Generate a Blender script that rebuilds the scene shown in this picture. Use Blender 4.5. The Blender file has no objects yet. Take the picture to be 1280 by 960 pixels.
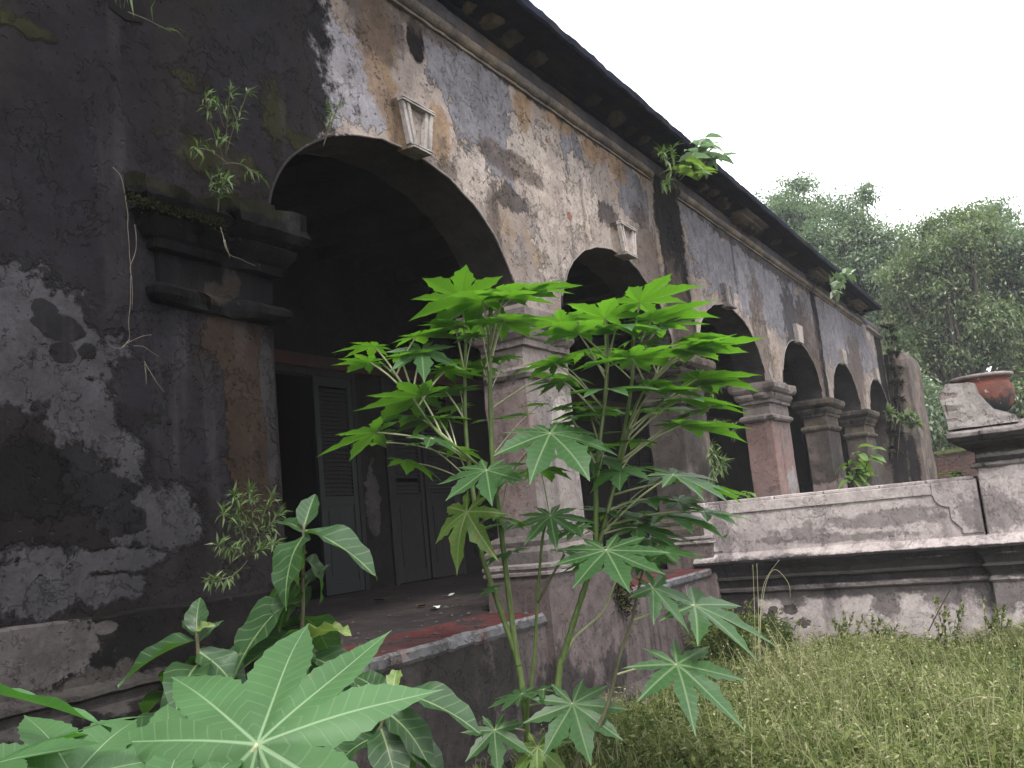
import bpy, bmesh, math, random
import numpy as np
from mathutils import Vector, Matrix, noise as mnoise

# ---------------------------------------------------------------- camera, world, sun
SC = bpy.context.scene
COL = SC.collection
F = 1165.0                                   # focal length in pixels of the 1280 px wide photograph


def _n(v):
    v = np.array(v, float)
    return v / np.linalg.norm(v)


_d1 = _n((700, -110, -F))                    # along the facade (world X)
_up = np.array((-770, 7680, -F), float)
_up = _n(_up - _d1 * (_up @ _d1))            # world Z
_d2 = np.cross(_up, _d1)                     # into the building (world Y)
RC = np.array([_d1, _d2, _up])               # camera -> world rotation
GZ = -1.55                                   # ground level (eye level is z = 0)

cam = bpy.data.cameras.new('camera')
cam.sensor_width = 36.0
cam.lens = 36.0 * F / 1280.0
cam.clip_start = 0.05
cam.clip_end = 2000
co = bpy.data.objects.new('camera', cam)
COL.objects.link(co)
co.matrix_world = Matrix([list(r) + [0] for r in RC.tolist()] + [[0, 0, 0, 1]])
SC.camera = co

SUN_DIR = Vector((-0.46, -0.40, 0.79)).normalized()     # towards the veiled sun
W = bpy.data.worlds.new('World')
SC.world = W
W.use_nodes = True
wt = W.node_tree
for n in list(wt.nodes):
    wt.nodes.remove(n)
wo = wt.nodes.new('ShaderNodeOutputWorld')
sky = wt.nodes.new('ShaderNodeTexSky')
sky.sky_type = 'NISHITA'
sky.sun_disc = False
sky.sun_elevation = math.asin(SUN_DIR.z)
sky.sun_rotation = math.atan2(SUN_DIR.x, SUN_DIR.y)
sky.air_density = 1.0
sky.dust_density = 3.0
b1 = wt.nodes.new('ShaderNodeBackground')
b1.inputs['Strength'].default_value = 0.10
wt.links.new(sky.outputs[0], b1.inputs['Color'])
tc = wt.nodes.new('ShaderNodeTexCoord')
cn = wt.nodes.new('ShaderNodeTexNoise')
cn.inputs['Scale'].default_value = 1.6
cn.inputs['Detail'].default_value = 4
wt.links.new(tc.outputs['Generated'], cn.inputs['Vector'])
cr = wt.nodes.new('ShaderNodeValToRGB')
cr.color_ramp.elements[0].position = 0.3
cr.color_ramp.elements[0].color = (0.90, 0.91, 0.97, 1)
cr.color_ramp.elements[1].position = 0.7
cr.color_ramp.elements[1].color = (1.0, 1.0, 1.0, 1)
wt.links.new(cn.outputs['Fac'], cr.inputs['Fac'])
b2 = wt.nodes.new('ShaderNodeBackground')
b2.inputs['Strength'].default_value = 1.25
wt.links.new(cr.outputs['Color'], b2.inputs['Color'])
mx = wt.nodes.new('ShaderNodeMixShader')
mx.inputs['Fac'].default_value = 0.88                  # cloud cover over the blue
wt.links.new(b1.outputs[0], mx.inputs[1])
wt.links.new(b2.outputs[0], mx.inputs[2])
wt.links.new(mx.outputs[0], wo.inputs['Surface'])

sl = bpy.data.lights.new('sun', 'SUN')
sl.energy = 1.5
sl.angle = math.radians(12)
sl.color = (1.0, 0.965, 0.91)
so = bpy.data.objects.new('sun', sl)
COL.objects.link(so)
so.rotation_euler = SUN_DIR.to_track_quat('Z', 'Y').to_euler()
SC.view_settings.view_transform = 'Standard'
SC.view_settings.look = 'None'
SC.view_settings.gamma = 1.0
SC.view_settings.exposure = 1.25
SC.cycles.max_bounces = 6
SC.cycles.diffuse_bounces = 3
SC.cycles.glossy_bounces = 2
SC.cycles.transmission_bounces = 3
SC.cycles.transparent_max_bounces = 4

rng = random.Random(7)
nrng = np.random.default_rng(11)


# ---------------------------------------------------------------- placement helpers
def ray(px, py):
    return RC @ np.array([px - 640.0, 480.0 - py, -F])


def at(px, py, d):                            # point at view depth d
    return Vector((ray(px, py) * (d / F)).tolist())


def onY(px, py, Y):
    r = ray(px, py)
    return Vector((r * (Y / r[1])).tolist())


def onX(px, py, X):
    r = ray(px, py)
    return Vector((r * (X / r[0])).tolist())


def onZ(px, py, Z):
    r = ray(px, py)
    return Vector((r * (Z / r[2])).tolist())


FWD = Vector((RC @ np.array([0, 0, -1.0])).tolist())
HEAD = Vector((FWD.x, FWD.y, 0)).normalized()
RIGHT = Vector((HEAD.y, -HEAD.x, 0))
UP = Vector((0, 0, 1))


def nz(v, f=1.0):
    return mnoise.noise(Vector(v) * f)


# ---------------------------------------------------------------- object helpers
def thing(name, label, cat, loc=(0, 0, 0), group=None):
    o = bpy.data.objects.new(name, None)
    COL.objects.link(o)
    o.location = Vector(loc)
    o.empty_display_size = 0.1
    o['label'] = label
    o['category'] = cat
    if group:
        o['group'] = group
    return o


def link(name, me, mat=None, parent=None, M=None):
    o = bpy.data.objects.new(name, me)
    COL.objects.link(o)
    if mat is not None and not me.materials:
        me.materials.append(mat)
    if parent is not None:
        o.parent = parent
        if parent.type == 'EMPTY':
            o.matrix_parent_inverse = Matrix.Translation(-parent.location)
    if M is not None:
        o.matrix_basis = M
    return o


def tag(o, label=None, cat=None, group=None, kind=None):
    if label:
        o['label'] = label
    if cat:
        o['category'] = cat
    if group:
        o['group'] = group
    if kind:
        o['kind'] = kind
    return o


def mesh(name, v, f, smooth=False):
    me = bpy.data.meshes.new(name)
    me.from_pydata([tuple(p) for p in v], [], f)
    me.update()
    if smooth:
        me.polygons.foreach_set('use_smooth', [True] * len(me.polygons))
    return me


def np_mesh(name, v, f, attr=None):
    """v (n,3), f (m,k) constant-size faces, attr (m*k) per-corner scalar stored as UV-like colour"""
    me = bpy.data.meshes.new(name)
    v = np.asarray(v, np.float32)
    f = np.asarray(f, np.int32)
    m, k = f.shape
    me.vertices.add(len(v))
    me.vertices.foreach_set('co', v.ravel())
    me.loops.add(m * k)
    me.loops.foreach_set('vertex_index', f.ravel())
    me.polygons.add(m)
    me.polygons.foreach_set('loop_start', np.arange(0, m * k, k, dtype=np.int32))
    me.polygons.foreach_set('loop_total', np.full(m, k, np.int32))
    if attr is not None:
        a = me.attributes.new('tint', 'FLOAT', 'FACE')
        a.data.foreach_set('value', np.asarray(attr, np.float32))
    me.update(calc_edges=True)
    me.validate()
    return me


class MB:
    def __init__(s):
        s.v = []
        s.f = []

    def add(s, v, f):
        b = len(s.v)
        s.v += [tuple(p) for p in v]
        s.f += [tuple(i + b for i in q) for q in f]

    def box(s, x0, x1, y0, y1, z0, z1):
        s.add([(x, y, z) for z in (z0, z1) for y in (y0, y1) for x in (x0, x1)],
              [(0, 2, 3, 1), (4, 5, 7, 6), (0, 1, 5, 4), (2, 6, 7, 3), (0, 4, 6, 2), (1, 3, 7, 5)])

    def tube(s, pts, r0, r1=None, n=6):
        pts = [Vector(p) for p in pts]
        if r1 is None:
            r1 = r0
        m = len(pts)
        v = []
        for i, p in enumerate(pts):
            t = (pts[min(i + 1, m - 1)] - pts[max(i - 1, 0)]).normalized()
            a = t.orthogonal() if i == 0 else (a - t * a.dot(t))
            a.normalize()
            b = t.cross(a)
            r = r0 + (r1 - r0) * i / (m - 1)
            if callable(r0):
                r = r0(i / (m - 1))
            for k in range(n):
                g = 2 * math.pi * k / n
                v.append(p + (a * math.cos(g) + b * math.sin(g)) * r)
        f = []
        for i in range(m - 1):
            for k in range(n):
                f.append((i * n + k, i * n + (k + 1) % n, (i + 1) * n + (k + 1) % n, (i + 1) * n + k))
        f.append(tuple(range(n - 1, -1, -1)))
        f.append(tuple((m - 1) * n + k for k in range(n)))
        s.add(v, f)

    def mesh(s, name, smooth=False):
        return mesh(name, s.v, s.f, smooth)


def smooth_path(pts, n=6):
    """Catmull-Rom through pts"""
    pts = [Vector(p) for p in pts]
    out = []
    m = len(pts)
    for i in range(m - 1):
        p0, p1, p2, p3 = pts[max(i - 1, 0)], pts[i], pts[i + 1], pts[min(i + 2, m - 1)]
        for k in range(n):
            t = k / n
            out.append(0.5 * ((2 * p1) + (p2 - p0) * t + (2 * p0 - 5 * p1 + 4 * p2 - p3) * t * t +
                              (3 * p1 - p0 - 3 * p2 + p3) * t ** 3))
    out.append(pts[-1])
    return out


def loft_rect(x0, x1, y0, y1, rows, step=0.07, jit=0.004, cap=True, ch=0.012, seed=0.0, chip=0.0):
    """stack of rectangular loops (out, z): worn masonry mouldings, shafts, blocks"""
    v = []
    f = []
    nx = max(1, int((x1 - x0) / step))
    ny = max(1, int((y1 - y0) / step))
    cnt = None
    for (o, z) in rows:
        a0, a1, c0, c1 = x0 - o, x1 + o, y0 - o, y1 + o
        lp = []
        xs = np.linspace(a0 + ch, a1 - ch, nx + 1)
        ys = np.linspace(c0 + ch, c1 - ch, ny + 1)
        lp += [(x, c0) for x in xs]
        lp += [(a1, y) for y in ys]
        lp += [(x, c1) for x in xs[::-1]]
        lp += [(a0, y) for y in ys[::-1]]
        cnt = len(lp)
        for (x, y) in lp:
            q = (x + seed, y, z)
            d = jit * (nz(q, 3.0) + 0.7 * nz(q, 11.0) + 0.5 * nz(q, 27.0))
            if chip and o > .02:
                d -= min(o, chip * max(0.0, nz((q[0] + 3, q[1], q[2] * .6), 3.3) - .18) + chip * .8 * max(0.0, nz((q[0], q[1] + 3, q[2]), 9.0) - .25))
            mx_, my_ = (x - (x0 + x1) / 2), (y - (y0 + y1) / 2)
            v.append((x + d * (1 if mx_ > 0 else -1), y + d * (1 if my_ > 0 else -1),
                      z + 0.6 * jit * nz((x + 9, y + seed, z), 7.0)))
    m = len(rows)
    for i in range(m - 1):
        for k in range(cnt):
            k2 = (k + 1) % cnt
            f.append((i * cnt + k, i * cnt + k2, (i + 1) * cnt + k2, (i + 1) * cnt + k))
    if cap:
        f.append(tuple(range(cnt - 1, -1, -1)))
        f.append(tuple((m - 1) * cnt + k for k in range(cnt)))
    return v, f


def sweep(profile, a0, a1, axis='x', step=0.08, jit=0.004, cap=True, seed=0.0, bites=None):
    """profile [(u,z)] swept along x (u = y) or y (u = x) with worn edges"""
    n = max(1, int(abs(a1 - a0) / step))
    v = []
    f = []
    m = len(profile)
    for i in range(n + 1):
        a = a0 + (a1 - a0) * i / n
        for (u, z) in profile:
            p = (a, u, z) if axis == 'x' else (u, a, z)
            q = (p[0] + seed, p[1], p[2])
            d = jit * (nz(q, 2.5) + 0.7 * nz(q, 9.0) + 0.6 * nz(q, 23.0))
            e = jit * (nz((q[0], q[1] + 5, q[2]), 3.5) + 0.7 * nz((q[0], q[1] + 5, q[2]), 13.0))
            if axis == 'x':
                v.append((p[0], p[1] + d, p[2] + e))
            else:
                v.append((p[0] + d, p[1], p[2] + e))
    for i in range(n):
        for k in range(m - 1):
            f.append((i * m + k, i * m + k + 1, (i + 1) * m + k + 1, (i + 1) * m + k))
    if cap:
        f.append(tuple(range(m - 1, -1, -1)))
        f.append(tuple(n * m + k for k in range(m)))
    return v, f


def fixn(me):
    bm = bmesh.new()
    bm.from_mesh(me)
    bmesh.ops.recalc_face_normals(bm, faces=bm.faces)
    bm.to_mesh(me)
    bm.free()
    return me


# ---------------------------------------------------------------- material helpers
class NT:
    def __init__(s, name):
        s.m = bpy.data.materials.new(name)
        s.m.use_nodes = True
        s.t = s.m.node_tree
        for n in list(s.t.nodes):
            s.t.nodes.remove(n)
        s.out = s.t.nodes.new('ShaderNodeOutputMaterial')
        s.geo = s.t.nodes.new('ShaderNodeNewGeometry')
        s.P = s.geo.outputs['Position']

    def set(s, sock, val):
        if isinstance(val, bpy.types.NodeSocket):
            s.t.links.new(val, sock)
        elif val is not None:
            if sock.type == 'RGBA' and len(val) == 3:
                val = (*val, 1)
            sock.default_value = val

    def math(s, op, a, b=None, c=None, clamp=False):
        n = s.t.nodes.new('ShaderNodeMath')
        n.operation = op
        n.use_clamp = clamp
        for i, x in enumerate((a, b, c)):
            if x is not None:
                s.set(n.inputs[i], x)
        return n.outputs[0]

    def vec(s, op, a, b=None, c=None):
        n = s.t.nodes.new('ShaderNodeVectorMath')
        n.operation = op
        for i, x in enumerate((a, b, c)):
            if x is not None:
                s.set(n.inputs[i], x)
        return n.outputs['Value'] if op in ('LENGTH', 'DOT_PRODUCT') else n.outputs['Vector']

    def noise(s, scale, detail=4, rough=0.55, vec=None, stretch=None, out='Fac', dist=0.0):
        n = s.t.nodes.new('ShaderNodeTexNoise')
        v = s.P if vec is None else vec
        if stretch:
            v = s.vec('MULTIPLY', v, stretch)
        s.set(n.inputs['Vector'], v)
        n.inputs['Scale'].default_value = scale
        n.inputs['Detail'].default_value = detail
        n.inputs['Roughness'].default_value = rough
        n.inputs['Distortion'].default_value = dist
        return n.outputs[out]

    def ramp(s, fac, lo, hi, smooth=True, to0=0.0, to1=1.0):
        n = s.t.nodes.new('ShaderNodeMapRange')
        n.interpolation_type = 'SMOOTHSTEP' if smooth else 'LINEAR'
        s.set(n.inputs['Value'], fac)
        n.inputs['From Min'].default_value = lo
        n.inputs['From Max'].default_value = hi
        n.inputs['To Min'].default_value = to0
        n.inputs['To Max'].default_value = to1
        return n.outputs['Result']

    def mix(s, fac, a, b, mode='MIX'):
        n = s.t.nodes.new('ShaderNodeMix')
        n.data_type = 'RGBA'
        n.blend_type = mode
        s.set(n.inputs['Factor'], fac)
        s.set(n.inputs[6], a)
        s.set(n.inputs[7], b)
        return n.outputs[2]

    def blobs(s, lst, vec=None):
        """max over soft ellipsoids: (cx, cy, cz, rx, ry, rz); None radius = ignore that axis"""
        v = s.P if vec is None else vec
        res = None
        for (c, r) in lst:
            inv = [0.0 if x is None else 1.0 / x for x in r]
            off = [0.0 if r[i] is None else -c[i] / r[i] for i in range(3)]
            w = s.vec('MULTIPLY_ADD', v, tuple(inv), tuple(off))
            L = s.vec('LENGTH', w)
            g = s.math('SUBTRACT', 1.0, L)
            res = g if res is None else s.math('MAXIMUM', res, g)
        return res

    def principled(s, color, rough=0.9, spec=0.25, normal=None):
        n = s.t.nodes.new('ShaderNodeBsdfPrincipled')
        s.set(n.inputs['Base Color'], color)
        s.set(n.inputs['Roughness'], rough)
        s.set(n.inputs['Specular IOR Level'], spec)
        if normal is not None:
            s.set(n.inputs['Normal'], normal)
        return n.outputs[0]

    def bump(s, h, strength=0.5, dist=0.01, normal=None):
        n = s.t.nodes.new('ShaderNodeBump')
        n.inputs['Strength'].default_value = strength
        n.inputs['Distance'].default_value = dist
        s.set(n.inputs['Height'], h)
        if normal is not None:
            s.set(n.inputs['Normal'], normal)
        return n.outputs[0]

    def done(s, shader):
        s.t.links.new(shader, s.out.inputs['Surface'])
        return s.m


def plaster(name, ca, cb, cc=None, layers=(), streak=0.5, streak_col=(0.05, 0.045, 0.048), pits=0.5, fine=1.0,
            rough=0.92, streak_axis=(5.0, 5.0, 0.35), relief=1.0):
    """weathered lime plaster. layers: (colour, blobs, noise amp, noise scale, edge, height, opacity)"""
    t = NT(name)
    n1 = t.noise(1.3, 6, 0.62)
    n2 = t.noise(5.5, 6, 0.65)
    n3 = t.noise(38, 4, 0.7)
    col = t.mix(t.ramp(n1, 0.35, 0.65), ca, cb)
    if cc is not None:
        col = t.mix(t.math('MULTIPLY', t.ramp(t.noise(2.3, 5, 0.6, t.vec('ADD', t.P, (7.3, 1.1, 4.7))), 0.5, 0.68), 0.8), col, cc)
    height = t.math('MULTIPLY', n2, 0.35)
    # flaked skin: sharp-edged irregular islands of a slightly different tone
    fl = t.noise(3.1, 9, 0.68, t.vec('ADD', t.P, (3.1, 9.2, 0.4)), dist=0.3)
    flm = t.ramp(fl, 0.535, 0.548)
    col = t.mix(t.math('MULTIPLY', flm, 0.35), col, t.mix(0.5, col, cb))
    height = t.math('ADD', height, t.math('MULTIPLY', flm, -0.25))
    for (c, bl, amp, sc, edge, hgt, op) in layers:
        fld = t.blobs(bl)
        nn = t.noise(sc, 8, 0.66, t.vec('ADD', t.P, (sc, amp * 7, hgt * 3 + c[0] * 50)), dist=0.2)
        n5 = t.noise(sc * 4.3, 5, 0.7, t.vec('ADD', t.P, (amp * 3, sc * 2, c[1] * 90)))
        fld = t.math('ADD', fld, t.math('MULTIPLY', t.math('SUBTRACT', nn, 0.5), amp * 5.0))
        fld = t.math('ADD', fld, t.math('MULTIPLY', t.math('SUBTRACT', n5, 0.5), min(.9, amp * 2.6)))
        mask = t.math('MULTIPLY', t.ramp(fld, -edge, edge), op)
        c2 = t.mix(t.ramp(n2, 0.35, 0.65), c, tuple(x * 0.72 for x in c))
        col = t.mix(mask, col, c2)
        if hgt:
            height = t.math('ADD', height, t.math('MULTIPLY', mask, hgt))
    if streak:
        sn = t.noise(1.0, 5, 0.6, stretch=streak_axis)
        big = t.noise(0.7, 2, 0.5, t.vec('ADD', t.P, (1.7, 2.2, 3.3)))
        sm = t.math('MULTIPLY', t.ramp(sn, 0.52, 0.72), t.ramp(big, 0.35, 0.6))
        col = t.mix(t.math('MULTIPLY', sm, streak), col, streak_col)
    drift = t.noise(0.55, 4, 0.6, t.vec('ADD', t.P, (8.8, 3.3, 1.2)), stretch=None)
    col = t.mix(t.ramp(drift, 0.36, 0.66, to0=.0, to1=.55), col, t.mix(1.0, col, (0.55, 0.54, 0.56), 'MULTIPLY'))
    blot = t.noise(9.0, 7, 0.72, t.vec('ADD', t.P, (1.8, 6.3, 2.2)))
    col = t.mix(t.ramp(blot, 0.44, 0.62, to0=.0, to1=.45), col, t.mix(1.0, col, (0.60, 0.58, 0.57), 'MULTIPLY'))
    # fine speckle and pits
    col = t.mix(t.math('MULTIPLY', t.ramp(n3, 0.3, 0.75), 0.45 * fine), col, t.mix(1.0, col, (0.45, 0.43, 0.42), 'MULTIPLY'))
    sp = t.ramp(t.noise(95, 2, 0.5), 0.68, 0.76)
    col = t.mix(t.math('MULTIPLY', sp, 0.5 * fine), col, t.mix(1.0, col, (2.2, 2.15, 2.1), 'MULTIPLY'))
    pit = t.ramp(t.noise(24, 3, 0.6, t.vec('ADD', t.P, (4.0, 4.0, 9.0))), 0.28, 0.36)
    col = t.mix(t.math('MULTIPLY', t.math('SUBTRACT', 1.0, pit), 0.6 * pits), col, (0.04, 0.035, 0.035))
    height = t.math('ADD', height, t.math('MULTIPLY', pit, 0.5 * pits))
    height = t.math('ADD', height, t.math('MULTIPLY', n3, 0.18))
    return t.done(t.principled(col, rough, 0.05, t.bump(height, 0.85 * relief, 0.028)))


def leafmat(name, top, under, trans, vein, tw=0.42, rough=0.42, freq=13.0, spec=0.45, blotch=None, vw=1.0):
    """leaf: UV.x = distance to the midrib, UV.y = distance from the stalk"""
    t = NT(name)
    uv = t.t.nodes.new('ShaderNodeUVMap')
    sx = t.t.nodes.new('ShaderNodeSeparateXYZ')
    t.t.links.new(uv.outputs[0], sx.inputs[0])
    u, v = sx.outputs[0], sx.outputs[1]
    oi = t.t.nodes.new('ShaderNodeObjectInfo')
    rnd = oi.outputs['Random']
    tco = t.t.nodes.new('ShaderNodeTexCoord')
    n1 = t.noise(7.0, 4, 0.6)
    rib = t.math('SUBTRACT', 1.0, t.ramp(t.math('ADD', u, t.math('MULTIPLY', v, 0.008)), 0.008 * vw, 0.022 * vw))
    ph = t.math('FRACT', t.math('MULTIPLY', t.math('SUBTRACT', v, t.math('MULTIPLY', u, 0.75)), freq))
    tri = t.math('ABSOLUTE', t.math('SUBTRACT', ph, 0.5))
    sec = t.math('MULTIPLY', t.math('SUBTRACT', 1.0, t.ramp(tri, 0.03, 0.09)), 0.35 * vw)
    veins = t.math('MAXIMUM', rib, sec)
    c = t.mix(t.ramp(n1, 0.3, 0.7), top, tuple(x * 0.7 for x in top))
    c = t.mix(t.math('MULTIPLY', rnd, 0.5), c, under)
    age = t.math('MULTIPLY', t.ramp(t.noise(23, 4, .7, t.vec('ADD', t.P, (2.2, 7.1, 5.0))), .66, .72), .55)
    c = t.mix(age, c, (0.16, 0.15, 0.06))
    if blotch:
        c = t.mix(t.ramp(t.noise(16, 5, 0.65), 0.60, 0.64), c, blotch)
    c = t.mix(t.math('MULTIPLY', veins, 0.75), c, vein)
    tcol = t.mix(t.math('MULTIPLY', veins, 0.55), t.mix(rnd, trans, tuple(x * 0.75 for x in trans)), tuple(x * 0.45 for x in trans))
    h = t.math('ADD', t.math('MULTIPLY', veins, -0.5), t.math('MULTIPLY', t.noise(60, 3, 0.6), 0.25))
    nrm = t.bump(h, 0.5, 0.004)
    pr = t.principled(c, rough, spec, nrm)
    tr = t.t.nodes.new('ShaderNodeBsdfTranslucent')
    t.set(tr.inputs['Color'], tcol)
    t.set(tr.inputs['Normal'], nrm)
    m = t.t.nodes.new('ShaderNodeMixShader')
    m.inputs['Fac'].default_value = tw
    t.t.links.new(pr, m.inputs[1])
    t.t.links.new(tr.outputs[0], m.inputs[2])
    return t.done(m.outputs[0])


def tintmat(name, ca, cb, cc, trans, tw=0.35, rough=0.6, spec=0.25):
    """mass foliage: face attribute 'tint' picks the colour"""
    t = NT(name)
    a = t.t.nodes.new('ShaderNodeAttribute')
    a.attribute_name = 'tint'
    f = a.outputs['Fac']
    c = t.mix(t.ramp(f, 0.0, 0.55, False), ca, cb)
    c = t.mix(t.ramp(f, 0.6, 1.0, False), c, cc)
    pr = t.principled(c, rough, spec)
    tr = t.t.nodes.new('ShaderNodeBsdfTranslucent')
    t.set(tr.inputs['Color'], t.mix(0.5, c, trans))
    m = t.t.nodes.new('ShaderNodeMixShader')
    m.inputs['Fac'].default_value = tw
    t.t.links.new(pr, m.inputs[1])
    t.t.links.new(tr.outputs[0], m.inputs[2])
    return t.done(m.outputs[0])


def simple(name, ca, cb, scale=8.0, rough=0.8, spec=0.25, stretch=None, bump=0.4, dist=0.006):
    t = NT(name)
    n = t.noise(scale, 6, 0.65, stretch=stretch)
    c = t.mix(t.ramp(n, 0.3, 0.7), ca, cb)
    return t.done(t.principled(c, rough, spec, t.bump(t.noise(scale * 3, 4, 0.6, stretch=stretch), bump, dist)))


def fb(px, py, rx, rz, Y=3.6):               # a stain on the facade: centre seen at (px, py), radii in metres
    p = onY(px, py, Y)
    return ((p.x, 0, p.z), (rx, None, rz))


def pb(px, py, ry, rz, X=9.8):               # a patch of tone on the terrace wall
    p = onX(px, py, X)
    return ((0, p.y, p.z), (None, ry, rz))


# ---------------------------------------------------------------- materials
GRIME = (0.0068, 0.0064, 0.0086)
M = {}
M['facade'] = plaster('facade_plaster', (0.365, 0.31, 0.275), (0.24, 0.205, 0.188), (0.30, 0.222, 0.155), streak=0.8, pits=.9, relief=1.3, layers=[
    # lilac-grey old paint
    ((0.215, 0.21, 0.235), [fb(606, 135, .55, .62), fb(715, 190, .22, .30), fb(792, 245, .42, .32), fb(575, 95, .5, .3),
                          ((14.2, 0, 3.2), (3.4, None, .62)), ((19.5, 0, 3.2), (4.2, None, .75)), fb(880, 300, .9, .5)], .42, 2.6, .035, .5, .92),
    ((0.33, 0.32, 0.35), [fb(440, 105, .38, .34), fb(410, 90, .22, .42)], .40, 3.2, .04, .3, .9),
    # pale scoured plaster
    ((0.47, 0.405, 0.36), [fb(690, 260, .42, .75), fb(660, 200, .3, .4), fb(725, 240, .35, .4), fb(930, 440, .35, .8), fb(955, 440, .4, .6),
                          fb(590, 215, .25, .25)], .5, 4.5, .05, -.6, .85),
    # ochre wash
    ((0.29, 0.19, 0.11), [fb(472, 60, .22, .42), fb(498, 170, .12, .3), fb(548, 165, .16, .22), fb(655, 130, .16, .28), fb(770, 205, .3, .2),
                          fb(745, 190, .3, .16), fb(700, 150, .25, .12)], .45, 3.8, .12, 0, .75),
    # algae: everything left of the first arch, runs below the roof, at the downpipe scars
    (GRIME, [((-1.2, 0, 2.0), (4.75, None, 7.0)), ((2.4, 0, .9), (1.75, None, 2.0)), ((3.1, 0, .3), (1.0, None, 1.6)), fb(330, 60, .6, 1.2), fb(300, 190, .9, .7), fb(190, 5, 1.0, 1.0), fb(120, 60, 1.0, 1.2),
             ((10.25, 0, 3.3), (.42, None, 1.9)), ((10.5, 0, 2.2), (.22, None, .9)), ((17.6, 0, 3.0), (.22, None, 2.2)), fb(520, 52, .10, .18), ((24.4, 0, 3), (.5, None, 2.5))], .26, 3.0, .11, .35, .96),
    ((0.0165, 0.016, 0.021), [fb(100, 100, .35, 1.2), fb(190, 380, .25, .9), fb(250, 560, .3, .4), fb(320, 90, .3, .6), fb(30, 250, .25, .5)], .5, 2.2, .3, 0, .6),
    ((0.045, 0.04, 0.042), [((7.2, 0, 3.85), (2.6, None, .10)), ((14.5, 0, 3.75), (3.0, None, .12)), ((15.6, 0, 2.9), (.5, None, .8)), ((16.3, 0, 2.6), (.4, None, .8)),
                            fb(640, 250, .3, .12), fb(760, 270, .25, .12)], .55, 5.0, .10, 0, .8),
    # brown soil wash and bared lime in the algae
    ((0.0135, 0.0115, 0.011), [fb(30, 570, .7, .5), fb(70, 660, .8, .35)], .5, 2.6, .10, 0, .7),
    ((0.062, 0.060, 0.067), [fb(30, 395, .30, .24), fb(75, 440, .34, .15), fb(15, 460, .25, .17), fb(105, 520, .16, .22), fb(130, 580, .20, .20), fb(185, 640, .26, .14), fb(215, 655, .16, .14),
                           fb(55, 725, .22, .14), fb(225, 668, .14, .07), fb(135, 735, .18, .07), fb(150, 700, .3, .05)], .38, 6.5, .13, -.7, .82),
    ((0.009, 0.0085, 0.009), [fb(75, 410, .11, .06), fb(55, 385, .06, .04), fb(80, 440, .06, .05), fb(110, 440, .05, .04), fb(120, 610, .2, .08), fb(40, 600, .4, .16), fb(155, 650, .12, .07)], .34, 6, .05, .2, .85),
    ((0.036, 0.025, 0.018), [fb(300, 470, .13, .62), fb(315, 560, .16, .5), fb(290, 420, .2, .2), fb(320, 470, .10, .6)], .45, 4.2, .07, -.35, .85),
    ((0.036, 0.035, 0.038), [fb(335, 480, .05, .35), fb(340, 560, .04, .25)], .35, 6, .05, .2, .8),
    # brown wash and soot between the arches
    ((0.115, 0.088, 0.075), [fb(640, 205, .5, .12), fb(560, 235, .14, .35), fb(810, 320, .4, .5), fb(850, 400, .4, .7), fb(620, 300, .12, .5), fb(530, 30, .6, .12), fb(470, 20, .3, .3), ((13.6, 0, 2.4), (.5, None, .9)), ((16.9, 0, 2.6), (.7, None, .9)), ((21, 0, 2.6), (.9, None, .8))], .5, 4.0, .22, 0, .75),
    # moss
    ((0.030, 0.031, 0.012), [fb(345, 150, .10, .22), fb(380, 180, .16, .06), fb(30, 32, .12, .05), fb(235, 100, .12, .05), fb(270, 200, .3, .1)], .7, 8, .3, .5, .7),
    # red brick showing
    ((0.30, 0.10, 0.06), [fb(712, 271, .05, .04), fb(683, 176, .025, .025)], .25, 8, .05, -.5, .75),
])
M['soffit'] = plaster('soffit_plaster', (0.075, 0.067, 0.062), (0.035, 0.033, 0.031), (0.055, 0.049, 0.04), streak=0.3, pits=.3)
M['pier_pale'] = plaster('pier_plaster_pale', (0.26, 0.23, 0.217), (0.175, 0.157, 0.155), (0.29, 0.257, 0.24), streak=0.7, layers=[
    ((0.42, 0.38, 0.36), [((6.95, 0, .9), (.18, None, .16)), ((7.15, 0, .8), (.16, None, .5))], .5, 6, .05, -.3, .7),
    ((0.26, 0.19, 0.18), [((6.4, 3.85, .6), (.2, .35, .5))], .4, 3, .15, 0, .7)])
M['pier_red'] = plaster('pier_plaster_red', (0.245, 0.165, 0.15), (0.205, 0.165, 0.157), (0.27, 0.16, 0.142), streak=0.45, pits=.2, layers=[
    ((0.36, 0.35, 0.36), [((14.2, 0, .25), (.25, None, .22))], .5, 5, .08, -.2, .7)])
M['pier_dark'] = plaster('pier_plaster_dark', (0.105, 0.09, 0.082), (0.055, 0.05, 0.048), (0.17, 0.135, 0.12), streak=0.7, layers=[
    ((0.33, 0.26, 0.24), [((17.6, 0, .12), (.5, None, .22))], .4, 4, .05, -.3, .8)])
M['capital_grey'] = plaster('capital_plaster', (0.25, 0.215, 0.20), (0.15, 0.135, 0.13), (0.19, 0.15, 0.125), streak=0.6, pits=.5)
M['capital_dark'] = plaster('capital_plaster_dark', (0.0075, 0.0072, 0.0088), (0.0045, 0.0045, 0.0052), (0.012, 0.0105, 0.009), streak=0.3, pits=.6, layers=[
    ((0.018, 0.0185, 0.008), [((2.8, 3.4, 1.80), (.5, .5, .05)), ((3.3, 3.4, 1.80), (.4, .5, .05))], .6, 10, .1, .3, .6),
    ((0.04, 0.033, 0.026), [fb(268, 370, .1, .06), fb(285, 355, .05, .08)], .5, 8, .1, 0, .7)])
M['string'] = plaster('string_stone', (0.25, 0.205, 0.165), (0.14, 0.125, 0.12), (0.32, 0.26, 0.20), streak=.8, streak_axis=(3.0, .6, .6), pits=.5)
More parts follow.
